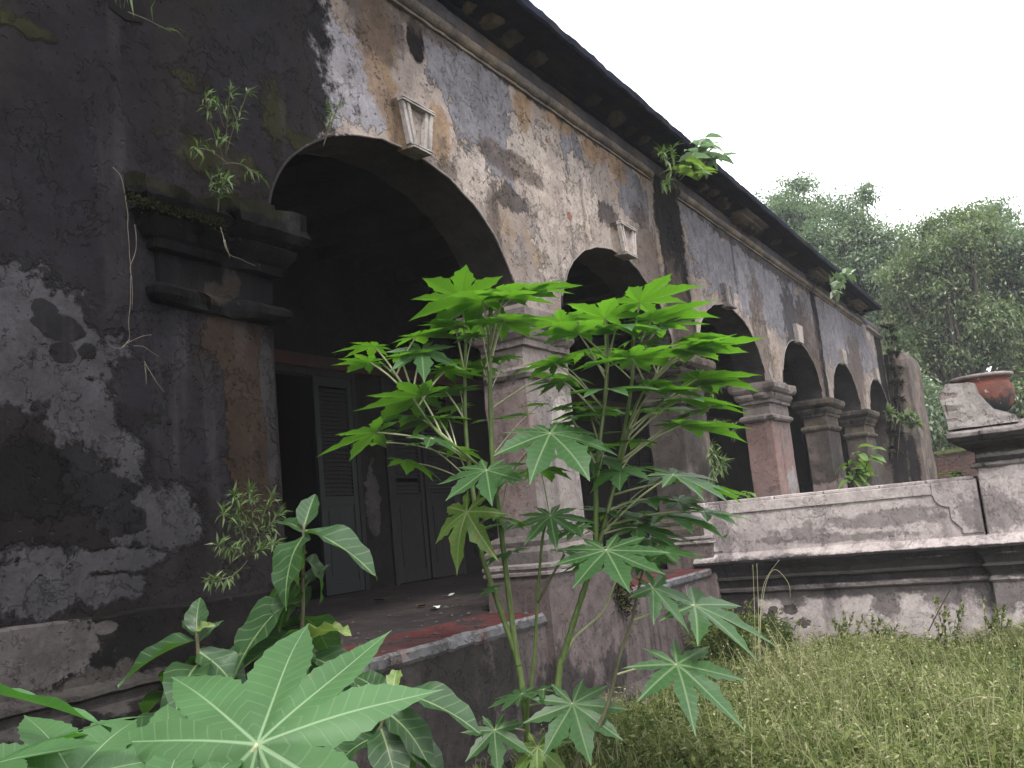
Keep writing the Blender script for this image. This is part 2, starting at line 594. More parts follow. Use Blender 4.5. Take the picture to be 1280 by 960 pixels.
M['cornice'] = plaster('cornice_black', (0.019, 0.022, 0.040), (0.011, 0.0125, 0.021), (0.036, 0.034, 0.036), streak=.3, pits=.4, fine=.6)  # bluish tint puts the glare of the sky edge into the colour
M['frieze'] = plaster('frieze_grey', (0.125, 0.12, 0.135), (0.08, 0.076, 0.084), (0.18, 0.135, 0.097), streak=.6, pits=.5)
M['corbel'] = plaster('corbel_stone', (0.12, 0.10, 0.08), (0.05, 0.046, 0.046), (0.17, 0.14, 0.10), streak=.4, pits=.7)
M['keystone'] = plaster('keystone_lime', (0.46, 0.42, 0.39), (0.33, 0.30, 0.285), (0.30, 0.23, 0.18), streak=.5, streak_axis=(14., 14., 1.2), pits=.4)
M['arch_edge'] = plaster('arch_edge_lime', (0.36, 0.32, 0.29), (0.20, 0.18, 0.17), None, streak=.3, layers=[(GRIME, [((2.6, 0, 2), (1.75, None, 3)), ((14, 0, 1.75), (12, None, .25))], .3, 5, .1, 0, .9)])
M['plinth'] = plaster('plinth_plaster', (0.135, 0.112, 0.108), (0.085, 0.073, 0.071), (0.165, 0.136, 0.13), streak=.85, streak_col=(.032, .030, .030), streak_axis=(8., 8., .5), layers=[
    ((0.185, 0.152, 0.148), [((6.6, 0, -.9), (.7, None, .75)), ((8.4, 0, -.95), (1.6, None, .5)), ((9.4, 0, -.9), (.8, None, .6))], .4, 2.6, .2, 0, .75),
    ((0.035, 0.033, 0.032), [((4.6, 0, -1.0), (.8, None, .8)), ((5.5, 0, -.95), (.16, None, .5)), ((3.2, 0, -.9), (.8, None, .9)), fb(770, 840, .25, .25, 3.4), ((6.1, 0, -1.3), (.5, None, .3))], .55, 3.2, .2, 0, .75),
    ((0.40, 0.36, 0.35), [((8.15, 0, -.72), (.02, None, .18)), ((8.5, 0, -.7), (.02, None, .1)), ((9.0, 0, -.75), (.02, None, .16)), ((9.05, 0, -1.0), (.014, None, .4))], .15, 9, .15, 0, .75)])
M['plinth_left'] = plaster('plinth_plaster_left', (0.014, 0.0125, 0.0125), (0.008, 0.0075, 0.0075), (0.019, 0.0165, 0.015), streak=.4, layers=[
    ((0.088, 0.08, 0.078), [fb(60, 820, .34, .15, 3.38), fb(10, 825, .3, .13, 3.38), fb(100, 785, .05, .06, 3.38), fb(168, 783, .06, .03, 3.38)], .33, 3.4, .03, -.3, .9),
    ((0.062, 0.056, 0.053), [((1.9, 0, -.50), (1.1, None, .09))], .5, 4, .12, 0, .8)])  # pale band paints the lit upper edges of the ledge
M['end_block'] = plaster('end_block_plaster', (0.20, 0.165, 0.145), (0.11, 0.095, 0.088), (0.24, 0.19, 0.15), streak=.95, layers=[(GRIME, [((25, 3.55, 2.5), (None, .18, 2.6)), ((25, 3.3, .2), (None, .14, 1.2)), ((25, 3.65, 0), (None, .2, 2))], .3, 3, .2, 0, .85)])
M['slab'] = plaster('slab_plaster', (0.40, 0.355, 0.34), (0.27, 0.24, 0.235), None, streak=.4, pits=.4)
M['red_oxide'] = plaster('red_oxide_floor', (0.15, 0.045, 0.045), (0.10, 0.045, 0.043), (0.13, 0.095, 0.09), streak=0, pits=.3, fine=.7)
M['screed'] = plaster('broken_screed', (0.26, 0.255, 0.27), (0.15, 0.145, 0.15), (0.20, 0.10, 0.085), streak=0, pits=.8, relief=1.3)
M['floor'] = plaster('dusty_floor', (0.075, 0.062, 0.06), (0.05, 0.043, 0.043), (0.09, 0.072, 0.07), streak=0, pits=.5)
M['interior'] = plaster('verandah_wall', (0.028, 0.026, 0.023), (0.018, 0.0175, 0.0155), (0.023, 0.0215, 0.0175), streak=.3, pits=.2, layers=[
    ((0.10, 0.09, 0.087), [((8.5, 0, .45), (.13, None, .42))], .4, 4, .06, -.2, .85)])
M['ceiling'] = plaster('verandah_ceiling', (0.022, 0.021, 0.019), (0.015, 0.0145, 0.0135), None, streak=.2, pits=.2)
M['terrace'] = plaster('terrace_plaster', (0.56, 0.50, 0.485), (0.43, 0.38, 0.372), (0.53, 0.465, 0.445), streak=.6, streak_axis=(5., 5., .7), layers=[
    ((0.145, 0.125, 0.13), [pb(1100, 650, .7, .07), pb(1000, 672, .5, .04), pb(1240, 640, .3, .2), pb(1075, 655, .28, .05), pb(1060, 672, .6, .04), pb(1000, 665, .3, .05), pb(1130, 640, .3, .05), pb(903, 660, .12, .4)], .5, 8.0, .22, 0, .62),  # darker blotches and a dark strip beside the inner corner
    ((0.50, 0.45, 0.44), [pb(983, 668, .07, .05), pb(1010, 640, .2, .06), pb(1175, 690, .5, .03)], .5, 8, .08, .3, .8),
    # mould along the foot of the moulding and damp runs on the dado
    ((0.022, 0.021, 0.022), [((0, 2.2, -.76), (None, 6.0, .12)), ((0, 2.8, -.72), (None, 1.6, .17)), ((0, 3.4, -.76), (None, .9, .20)), ((0, 3.3, -1.1), (None, .30, .33)), ((0, 2.2, -.615), (None, 6.0, .045))], .16, 5.2, .16, 0, .93),
    ((0.095, 0.083, 0.085), [((0, 2.65, -1.0), (None, .14, .1)), ((0, 1.75, -1.02), (None, .13, .22)), ((0, 1.2, -.98), (None, .2, .18)), ((0, .7, -1.0), (None, .3, .2)), ((0, .1, -1.0), (None, .3, .22)), ((0, 2.2, -.93), (None, 3, .07))], .42, 8, .24, 0, .75),
    ((0.06, 0.045, 0.045), [pb(1003, 780, .07, .05), pb(985, 762, .09, .05), pb(965, 765, .05, .06)], .4, 8, .06, -.3, .85),
    ((0.42, 0.37, 0.28), [pb(1010, 800, .3, .08), pb(1240, 795, .25, .08)], .4, 4, .2, 0, .6)])
M['terrace_cap'] = plaster('terrace_cap', (0.33, 0.29, 0.275), (0.15, 0.14, 0.137), (0.36, 0.32, 0.30), streak=.5, pits=.7, layers=[
    ((0.035, 0.034, 0.034), [((0, .5, .39), (None, 3., .035)), ((0, .5, .31), (None, 3., .06)), ((0, .5, .19), (None, 3, .025))], .3, 5, .2, 0, .9)])
M['rubble'] = plaster('rubble_lime', (0.40, 0.365, 0.345), (0.29, 0.26, 0.25), None, streak=.2, pits=.9, relief=1.4, layers=[
    ((0.17, 0.12, 0.10), [((9.6, .92, .82), (.3, .10, .035)), ((9.6, .905, .70), (.3, .11, .035)), ((9.6, .89, .59), (.3, .08, .02))], .5, 9, .2, -.3, .55)])
M['rubble_dust'] = simple('plaster_crumb', (0.085, 0.075, 0.07), (0.035, 0.05, 0.048), 3.0, .95, .1)
M['wood'] = simple('old_door_wood', (0.026, 0.024, 0.023), (0.013, 0.0125, 0.0125), 6, .8, .2, (9., 9., .7))
M['wood_teal'] = simple('teal_door_paint', (0.007, 0.013, 0.012), (0.012, 0.015, 0.014), 5, .6, .3, (7., 7., .6))
M['wood_red'] = simple('red_lintel_paint', (0.075, 0.028, 0.022), (0.03, 0.024, 0.022), 4, .8, .2)
M['dark'] = simple('dark_room', (0.01, 0.01, 0.01), (0.012, 0.012, 0.012), 3, .95, 0)  # near-black base carries the darkness of unlit rooms and hollows
M['soil'] = simple('soil', (0.085, 0.068, 0.042), (0.05, 0.05, 0.025), 3, .95, .1, None, .8, .03)
M['moss'] = simple('moss', (0.05, 0.06, 0.018), (0.09, 0.095, 0.04), 30, .95, .1, None, 1.0, .02)
M['twig'] = simple('dry_twig', (0.17, 0.15, 0.12), (0.09, 0.08, 0.062), 20, .85, .15)
M['bark'] = simple('bark', (0.085, 0.07, 0.055), (0.045, 0.04, 0.034), 9, .9, .15, (3., 3., .8), .9, .03)
M['paper'] = simple('paper', (0.75, 0.75, 0.74), (0.6, 0.6, 0.58), 9, .8, .2)
M['deadleaf'] = simple('dead_leaf', (0.06, 0.035, 0.02), (0.09, 0.06, 0.035), 9, .8, .2)
M['brick'] = plaster('old_brick', (0.155, 0.085, 0.07), (0.10, 0.07, 0.062), (0.17, 0.12, 0.10), streak=0, pits=.3)
M['mortar'] = plaster('brick_mortar', (0.13, 0.115, 0.105), (0.09, 0.08, 0.075), None, streak=0, pits=.3)
M['castor'] = leafmat('castor_leaf', (0.068, 0.155, 0.062), (0.052, 0.13, 0.04), (0.14, 0.36, 0.018), (0.25, 0.36, 0.18), tw=.5, rough=.40, freq=11)
M['castor_hero'] = leafmat('castor_leaf_near', (0.080, 0.178, 0.066), (0.072, 0.165, 0.052), (0.09, 0.30, 0.022), (0.27, 0.40, 0.22), tw=.36, rough=.5, freq=15, spec=.4, vw=.55)
M['castor_old'] = leafmat('castor_leaf_yellowing', (0.13, 0.23, 0.055), (0.12, 0.21, 0.05), (0.21, 0.38, 0.025), (0.45, 0.5, 0.25), tw=.45, rough=.5, freq=11, blotch=(.2, .14, .05))
M['broad'] = leafmat('broad_leaf', (0.033, 0.078, 0.029), (0.027, 0.062, 0.023), (0.12, 0.32, 0.03), (0.21, 0.29, 0.13), tw=.25, rough=.42, freq=7, spec=.4)
M['broad_pale'] = leafmat('broad_leaf_pale', (0.20, 0.28, 0.09), (0.15, 0.24, 0.07), (0.28, 0.42, 0.06), (0.4, 0.45, 0.25), tw=.3, rough=.45, freq=7, blotch=(.12, .1, .05))
M['moss_dark'] = tintmat('moss_dark', (0.012, 0.015, 0.007), (0.03, 0.032, 0.014), (0.06, 0.06, 0.03), (0.03, 0.04, 0.01), .1, .9, .05)
M['fern'] = tintmat('narrow_leaf', (0.045, 0.075, 0.025), (0.10, 0.15, 0.05), (0.2, 0.23, 0.13), (0.14, 0.3, 0.03), .3)
M['stem'] = simple('castor_stem', (0.13, 0.19, 0.055), (0.085, 0.115, 0.04), 14, .5, .4, (3., 3., 1.), .4, .004)
M['stem_old'] = simple('castor_stem_old', (0.075, 0.075, 0.04), (0.13, 0.12, 0.075), 10, .6, .3, (3., 3., 1.), .5, .005)
M['petiole'] = simple('castor_petiole', (0.40, 0.40, 0.25), (0.29, 0.31, 0.16), 16, .4, .45, None, .2, .002)
M['straw'] = simple('straw', (0.42, 0.40, 0.25), (0.30, 0.29, 0.16), 10, .7, .2)
M['grass'] = tintmat('weed_leaves', (0.045, 0.075, 0.020), (0.185, 0.215, 0.072), (0.38, 0.36, 0.21), (0.20, 0.30, 0.04), .35, .65, .2)
M['tree_a'] = tintmat('tree_leaf', (0.06, 0.10, 0.06), (0.22, 0.28, 0.18), (0.50, 0.54, 0.43), (0.16, 0.30, 0.05), .35, .5, .35)
M['tree_b'] = tintmat('tree_leaf_yellowish', (0.045, 0.075, 0.038), (0.20, 0.25, 0.13), (0.50, 0.53, 0.39), (0.2, 0.32, 0.04), .35, .5, .35)


def make_urn_mat():
    t = NT('urn_clay')
    n = t.noise(7, 6, .65)
    c = t.mix(t.ramp(n, .3, .7), (0.15, 0.052, 0.038), (0.075, 0.038, 0.031))
    m = t.math('ADD', t.blobs([((0, 0, .66), (None, None, .12))]), t.math('MULTIPLY', t.math('SUBTRACT', t.noise(9, 6, .68), .5), 4.2))
    c = t.mix(t.ramp(m, .0, .6), c, (0.022, 0.026, 0.026))
    m2 = t.ramp(t.noise(10, 6, .7, t.vec('ADD', t.P, (3, 3, 3))), .60, .66)
    c = t.mix(t.math('MULTIPLY', m2, .7), c, (0.36, 0.30, 0.27))
    return t.done(t.principled(c, .85, .2, t.bump(t.noise(40, 4, .6), .6, .01)))


M['urn'] = make_urn_mat()

# ---------------------------------------------------------------- the setting
N = 60
gv, gf = [], []
gx = np.concatenate([np.linspace(-140, -8, 8), np.linspace(-6, 14, 60), np.linspace(18, 60, 12), np.linspace(75, 160, 5)])
gy = np.concatenate([np.linspace(-150, -12, 8), np.linspace(-8, 5, 40), np.linspace(8, 30, 6), np.linspace(50, 150, 5)])
for y in gy:
    for x in gx:
        inn = -6 < x < 14 and -8 < y < 5
        gv.append((x, y, GZ + (0.05 * nz((x, y, 0), .8) + 0.02 * nz((x, y, 3), 3.0) if inn else 0.0)))
nxg = len(gx)
for j in range(len(gy) - 1):
    for i in range(nxg - 1):
        gf.append((j * nxg + i, j * nxg + i + 1, (j + 1) * nxg + i + 1, (j + 1) * nxg + i))
tag(link('ground', mesh('ground', gv, gf, True), M['soil']), kind='structure')

# ---------------------------------------------------------------- the arcaded building
YF = 3.6                  # facade plane
THK = 0.42
SPR = 1.74                # springing of the arches
ARCH = [(5.03, 1.37, .92), (8.50, 1.33, .91), (12.10, 1.42, .90), (15.85, 1.32, .88), (19.45, 1.30, .87), (23.2, 1.30, .87)]
PIERS = [(6.4, 7.17, 'pier_pale'), (9.83, 10.68, 'pier_dark'), (13.52, 14.53, 'pier_red'), (17.17, 18.15, 'pier_dark'), (20.75, 21.9, 'pier_dark')]
house = thing('arcaded_building', 'long weathered colonial building with a row of arches along its open verandah', 'building', (3.6, 3.6, GZ))


def skin(x, z):
    q = (x, 0.0, z)
    return 0.014 * nz(q, 1.1) + 0.007 * nz(q, 4.3) + 0.0035 * nz(q, 13.0)


def zbot(x):
    for (c, a, b) in ARCH:
        t = (x - c) / a
        if abs(t) < 1:
            return SPR + b * math.sqrt(max(0.0, 1 - t * t)) + 0.012 * nz((x, 0, c), 6.0)
    return SPR


xs = set()
for x in np.arange(-4.0, 11.0, .07):
    xs.add(round(float(x), 3))
for x in np.arange(11.0, 25.0, .14):
    xs.add(round(float(x), 3))
for (c, a, b) in ARCH:
    for k in range(41):
        xs.add(round(c - a * math.cos(math.pi * k / 40), 3))
xs.add(25.0)
xs = sorted(xs)
NZ = 34
v, f = [], []
for x in xs:
    zb = zbot(x)
    for k in range(NZ + 1):
        z = zb + (4.02 - zb) * k / NZ
        v.append((x, YF - skin(x, z), z))
for i in range(len(xs) - 1):
    for k in range(NZ):
        a = i * (NZ + 1) + k
        f.append((a, a + NZ + 1, a + NZ + 2, a + 1))
# inner face
b0 = len(v)
for x in xs:
    v.append((x, YF + THK, zbot(x)))
    v.append((x, YF + THK, 4.02))
for i in range(len(xs) - 1):
    a = b0 + i * 2
    f.append((a, a + 1, a + 3, a + 2))
wall = link('wall', mesh('facade', v, f, True), M['facade'], house)
# soffits of the arches, one per opening
for (c, a, b) in ARCH:
    v, f = [], []
    K = 48
    for k in range(K + 1):
        x = c - a * math.cos(math.pi * k / K)
        z = zbot(min(max(x, c - a + 1e-4), c + a - 1e-4))
        for j in range(7):
            y = YF - skin(x, z) + 0.002 + (THK + skin(x, z)) * j / 6
            v.append((x, y, z + .001 + 0.008 * nz((x, y * 3, z), 3.0)))
    for k in range(K):
        for j in range(6):
            q = k * 7 + j
            f.append((q, q + 1, q + 8, q + 7))
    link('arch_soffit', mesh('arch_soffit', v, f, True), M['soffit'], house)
    mb = MB()
    path = []
    for k in range(2, K - 1):
        x = c - a * math.cos(math.pi * k / K)
        z = zbot(x)
        path.append((x, YF - .006 - skin(x, z) + .004 * nz((x, 1, z), 9.), z + .004 + .006 * nz((x, 0, z), 11.)))
    mb.tube(path, .009, .009, 6)
    link('arch_edge', mb.mesh('arch_edge', True), M['arch_edge'], house)

# lower wall left of the first arch with its jamb
v, f = [], []
lx = list(np.arange(-4.0, 3.62, .08)) + [3.645, 3.655]
lz = list(np.linspace(-.2, SPR, 26))
for x in lx:
    for z in lz:
        v.append((float(x), YF - skin(x, z), z))
nl = len(lz)
for i in range(len(lx) - 1):
    for k in range(nl - 1):
        a = i * nl + k
        f.append((a, a + nl, a + nl + 1, a + 1))
b0 = len(v)
for z in lz:
    for j in range(5):
        v.append((3.662 + .006 * nz((j, z, 0), 4.), YF + .006 + THK * j / 4, z))
for k in range(nl - 1):
    for j in range(4):
        a = b0 + k * 5 + j
        f.append((a, a + 1, a + 6, a + 5))
        if j == 0:
            c0 = (len(lx) - 1) * nl + k
            f.append((c0, a, a + 5, c0 + 1))
link('wall', mesh('wall_lower', v, f, True), M['facade'], house)

# flat dark discs: the shade of small weep holes put in as colour
hm = MB()
for (px, py) in [(182, 516), (183, 523), (191, 527), (197, 519), (198, 526), (210, 527), (190, 518)]:
    p = onY(px, py, 3.6)
    vv = []
    for k in range(8):
        g = 2 * math.pi * k / 8
        vv.append((p.x + .017 * math.cos(g) * rng.uniform(.7, 1.2), YF - skin(p.x, p.z) - .004, p.z + .012 * math.sin(g)))
    vv.append((p.x, YF - skin(p.x, p.z) + .02, p.z))
    hm.add(vv[:8], [tuple(range(8))])
link('weep_hole_discs', hm.mesh('weep_hole_discs'), M['dark'], house)

CAP_ROWS = [(.0, 1.16), (.035, 1.17), (.055, 1.20), (.055, 1.235), (.03, 1.26), (.0, 1.27), (.0, 1.42), (.035, 1.43), (.04, 1.475), (.06, 1.49),
            (.085, 1.535), (.09, 1.56), (.075, 1.575), (.115, 1.60), (.145, 1.64), (.15, 1.70), (.135, 1.735), (.0, 1.742)]


def pier(x0, x1, mat, cmat, base=True, yb=.0):
    y0, y1 = YF - .01 + yb, YF + THK - .02
    n = 14
    v, f = loft_rect(x0, x1, y0, y1, [(0, -.3 + (1.17 + .3) * k / n) for k in range(n + 1)], .09, .006, seed=x0)
    p = link('pier', mesh('pier', v, f), M[mat], house)
    v, f = loft_rect(x0, x1, y0, y1, [(o + (.002 if o == 0 else 0), z) for o, z in CAP_ROWS], .035, .007, seed=x0, chip=.12)
    link('capital', mesh('capital', v, f), M[cmat], p)
    if base:
        v, f = loft_rect(x0, x1, y0, y1, [(.10, -.36), (.10, -.2), (.08, -.185), (.05, -.16), (.06, -.12), (.04, -.09), (.0, -.075)], .06, .006, seed=x0)
        link('pier_base', mesh('pier_base', v, f), M[cmat], p)
    return p


for (x0, x1, m) in PIERS:
    pier(x0, x1, m, 'capital_grey' if m != 'pier_dark' else 'corbel')
# left respond: only its capital shows
rows = [(o * 1.15, z + .05) for o, z in CAP_ROWS]
v, f = loft_rect(2.90, 3.66, YF - .02, YF + THK - .02, rows[:-3] + [(.16, 1.74), (.15, 1.83), (.0, 1.85)], .03, .012, seed=1.0, chip=.2)
# the left half of the abacus has crumbled away
vv = []
for (x, y, z) in v:
    if x < 3.28 and z > 1.70:
        k = min(1.0, (3.28 - x) / .06)
        y = y + (.10 + .06 * nz((x, y, z), 6.)) * k if y < YF else y
        z = z + (.05 * nz((x, 1, z), 7.) - .02) * k
    vv.append((x, y, z))
cap = link('capital', mesh('respond_capital', vv, f), M['capital_dark'], house)
tag(cap, 'blackened capital with a crumbled abacus')

# end pavilion that closes the arcade
v, f = loft_rect(25.0, 27.2, 3.07, 4.6, [(0, GZ - .1)] + [(0, GZ + k * .25) for k in range(1, 20)] + [(-.05, 3.4)], .15, .035, seed=3.)
link('end_block', mesh('end_block', v, f), M['end_block'], house)


# keystones
def keystone(c, ztop, zbotm, wt, wb, bars):
    mb = MB()
    out = .065
    yb = YF + .03
    yf = YF - out
    ring = [(c - wb / 2, zbotm), (c + wb / 2, zbotm), (c + wt / 2, ztop), (c - wt / 2, ztop)]
    v = [(x, yf, z) for x, z in ring] + [(x, yb, z) for x, z in ring]
    mb.add(v, [(0, 1, 2, 3), (4, 7, 6, 5), (0, 4, 5, 1), (1, 5, 6, 2), (2, 6, 7, 3), (3, 7, 4, 0)])
    k = link('keystone', mb.mesh('keystone'), M['keystone'] if bars == 0 else M['facade'], house)

    def bar(p, q, w, h):
        p, q = Vector((p[0], 0, p[1])), Vector((q[0], 0, q[1]))
        t = (q - p).normalized()
        s = Vector((t.z, 0, -t.x)) * w / 2
        m = MB()
        n = 6
        vv = []
        for i in range(n + 1):
            c_ = p.lerp(q, i / n)
            j = .004 * nz((c_.x * 5, c, c_.z * 5), 6.)
            for sg, yy in ((-1, yf + .002), (-1, yf - h + j), (-.25, yf - h + j), (-.2, yf - h * .5), (.2, yf - h * .5), (.25, yf - h - j), (1, yf - h - j), (1, yf + .002)):
                e = c_ + s * sg
                vv.append((e.x, yy, e.z))
        ff = []
        for i in range(n):
            for a in range(7):
                ff.append((i * 8 + a, i * 8 + a + 1, i * 8 + a + 9, i * 8 + a + 8))
        ff += [tuple(range(7, -1, -1)), tuple(n * 8 + a for a in range(8))]
        m.add(vv, ff)
        link('frame_bar', fixn(m.mesh('frame_bar')), M['keystone'], k)

    if bars >= 2:
        i = .045
        bar((c - wb / 2 + i * .6, zbotm + .03), (c - wt / 2 + i, ztop - .0), .085, .035)
        bar((c + wb / 2 - i * .6, zbotm + .03), (c + wt / 2 - i, ztop - .0), .085, .035)
        bar((c - wt / 2 + .0, ztop - .012), (c + wt / 2, ztop - .012), .03, .05)
        bar((c - wb / 2, zbotm + .012), (c + wb / 2, zbotm + .012), .03, .05)
    elif bars == 1:
        bar((c - wb / 2 + .03, zbotm + .03), (c - wt / 2 + .05, ztop), .09, .03)
        bar((c - wb / 2, zbotm + .012), (c + wb / 2, zbotm + .012), .03, .04)


keystone(5.09, 2.985, 2.64, .375, .215, 2)
keystone(8.70, 2.95, 2.625, .42, .26, 2)
keystone(12.1, 2.92, 2.61, .40, .26, 1)
keystone(15.9, 2.90, 2.59, .42, .28, 0)
keystone(19.5, 2.88, 2.58, .42, .28, 0)
keystone(23.2, 2.86, 2.58, .42, .28, 0)

# string course: half round over a fillet, broken at the downpipe scars
prof = []
for k in range(9):
    g = -math.pi / 2 + math.pi * k / 8
    prof.append((YF - .012 - .055 * math.cos(g), 3.845 + .05 * math.sin(g)))
prof = [(YF + .02, 3.765), (YF - .022, 3.768), (YF - .022, 3.79)] + prof + [(YF + .02, 3.90)]
for (a0, a1) in [(-4.0, 9.78), (10.62, 17.45), (17.62, 22.3), (22.9, 25.0)]:  # low tones towards the plinth paint in the shade lying there
    v, f = sweep(prof, a0, a1, 'x', .06, .006)
    link('string_course', mesh('string_course', v, f, False), M['string'], house)
# frieze
v, f = sweep([(YF + .0, 3.89), (YF - .026, 3.90), (YF - .030, 4.0), (YF - .028, 4.035)], -4, 24.9, 'x', .09, .005)
link('frieze', mesh('frieze', v, f, True), M['frieze'], house)
# cornice and projecting roof slab
prof = [(YF - .01, 4.022), (YF - .07, 4.026), (YF - .085, 4.045), (YF - .07, 4.06), (YF - .10, 4.063), (YF - .12, 4.085), (YF - .17, 4.10), (YF - .30, 4.085),
        (YF - .31, 4.10), (YF - .455, 4.085), (YF - .475, 4.10), (YF - .48, 4.165), (YF - .44, 4.185), (YF + .4, 4.22), (YF + .4, 4.05)]
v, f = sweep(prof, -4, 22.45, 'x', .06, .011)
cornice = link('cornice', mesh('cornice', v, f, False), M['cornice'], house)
# corbels: worn stumps along the run, sounder double blocks over the piers
i = 0
xx = 3.2
while xx < 22:
    w = rng.uniform(.12, .26)
    if rng.random() < .72:
        v, f = loft_rect(xx, xx + w, YF - .26 + rng.uniform(0, .1), YF - .02, [(-.05, 4.035), (-.02, 4.06), (.0, 4.10), (.01, 4.13)], .06, .03, seed=xx)
        link('corbel', mesh('corbel', v, f), M['corbel'], cornice)
    xx += w + rng.uniform(.12, .4)
for xc in (13.2, 17.6, 21.2):
    for (a, b, o, z0, z1) in [(xc - .55, xc + .55, .30, 4.05, 4.085), (xc - .5, xc + .5, .22, 4.02, 4.06)]:
        v, f = loft_rect(a, b, YF - o, YF, [(0, z0), (.015, z0 + .01), (.015, z1)], .06, .01, seed=xc)
        link('corbel', mesh('corbel', v, f), M['string'], cornice)
    for k in range(4):
        a = xc - .42 + k * .25
        v, f = loft_rect(a, a + .12, YF - .17, YF - .02, [(-.02, 3.955), (0, 3.97), (0, 4.03)], .05, .008, seed=a)
        link('corbel', mesh('corbel', v, f), M['corbel'], cornice)
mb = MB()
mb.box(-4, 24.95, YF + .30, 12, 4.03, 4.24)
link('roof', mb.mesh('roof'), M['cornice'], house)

# verandah: floor, back wall, doors, ceiling and end walls
YB = 6.95
v, f = [], []
for i in range(2):
    pass
mb = MB()
fx = list(np.arange(-4, 25.01, .25))
fy = list(np.linspace(3.62, YB, 20))
vv = [(x, y, -.632 + .028 * (y - 3.5) + .004 * nz((x, y, 0), 3.)) for x in fx for y in fy]
ff = [(i * 20 + k, (i + 1) * 20 + k, (i + 1) * 20 + k + 1, i * 20 + k + 1) for i in range(len(fx) - 1) for k in range(19)]
mb.add(vv, ff)
link('floor', mb.mesh('verandah_floor', True), M['floor'], house)
DOORS = [(6.9, 8.3), (8.78, 10.25), (12.2, 13.6), (15.7, 17.1), (19.2, 20.6)]
ZD = 1.93
edges = [-4.0] + [e for d in DOORS for e in d] + [25.0]
mb = MB()
for i in range(0, len(edges), 2):
    mb.box(edges[i], edges[i + 1], YB, YB + .4, -.8, ZD)
mb.box(-4, 25, YB, YB + .4, ZD, 3.45)
mb.box(-4, -3.8, 4.1, YB, -.8, 3.45)
mb.box(24.7, 24.95, 4.1, YB, -.8, 3.45)
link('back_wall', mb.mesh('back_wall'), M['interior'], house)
v, f = loft_rect(-3.7, 24.6, YB - .07, YB + .02, [(0, ZD + .01), (0, ZD + .14)], .4, .012)
link('lintel', mesh('lintel', v, f), M['wood_red'], house)
mb = MB()
mb.box(-4, 24.95, YF + THK + .01, YB + .4, 3.35, 3.43)
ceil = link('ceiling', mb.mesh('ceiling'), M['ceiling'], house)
x = 3.5
while x < 24:
    mb = MB()
    mb.box(x, x + .11, YF + THK + .02, YB - .01, 3.20, 3.352)
    link('beam', mb.mesh('beam'), M['ceiling'], ceil)
    x += .72
# round dark disc on the back wall
p = onY(405, 311, YB - .02)
mb = MB()
ring = [(p.x + .12 * math.cos(2 * math.pi * k / 20), YB - .004, p.z + .15 * math.sin(2 * math.pi * k / 20)) for k in range(20)]
mb.add(ring + [(x_, YB - .02, z_) for x_, y_, z_ in ring], [tuple(range(20, 40))] + [(k, (k + 1) % 20, 20 + (k + 1) % 20, 20 + k) for k in range(20)])
link('dark_disc', mb.mesh('dark_disc'), M['dark'], house)
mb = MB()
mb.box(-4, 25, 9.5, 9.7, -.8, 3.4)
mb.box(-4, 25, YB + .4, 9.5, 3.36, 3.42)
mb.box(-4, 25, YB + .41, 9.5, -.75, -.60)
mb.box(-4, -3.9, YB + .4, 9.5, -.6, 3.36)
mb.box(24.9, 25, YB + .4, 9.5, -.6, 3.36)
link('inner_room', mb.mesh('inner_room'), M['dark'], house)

slat_mesh = {}


def leaf_door(d, x0, x1, y, zb, zt, mat, swing=0.0, gap=None):
    """one leaf: frame, louvres above, solid panel below; swing turns it on its left edge"""
    Mx = Matrix.Translation((x0, y, 0)) @ Matrix.Rotation(swing, 4, 'Z')
    w = x1 - x0
    s = .075
    mb = MB()
    mb.box(0, s, -.02, .02, zb, zt)
    mb.box(w - s, w, -.02, .02, zb, zt)
    mid = zb + (zt - zb) * .42
    for z0, z1 in ((zb, zb + .13), (mid - .05, mid + .05), (zt - .1, zt)):
        mb.box(s, w - s, -.017, .017, z0, z1)
    fr = link('door_leaf', mb.mesh('door_leaf'), M[mat], d, Mx)
    mb = MB()
    mb.box(s, w - s, -.006, .006, zb + .13, mid - .05)
    mb.box(s + .05, w - s - .05, -.013, -.0062, zb + .19, mid - .11)
    link('panel', mb.mesh('door_panel'), M[mat], d, Mx.copy())
    key = round(w, 3)
    if key not in slat_mesh:
        m2 = MB()
        a = .02
        m2.add([(s, -.016, -a), (w - s, -.016, -a), (w - s, -.010, -a - .004), (s, -.010, -a - .004),
                (s, .016, a), (w - s, .016, a), (w - s, .010, a + .004), (s, .010, a + .004)],
               [(0, 1, 5, 4), (2, 3, 7, 6), (0, 4, 7, 3), (1, 2, 6, 5), (4, 5, 6, 7), (0, 3, 2, 1)])
        slat_mesh[key] = m2.mesh('slat')
        slat_mesh[key].materials.append(M['wood'])
    z = mid + .08
    k = 0
    while z < zt - .12:
        if not (gap and gap[0] < k < gap[1]):
            link('slat', slat_mesh[key], None, d, Mx @ Matrix.Translation((0, 0, z)))
        z += .046
        k += 1


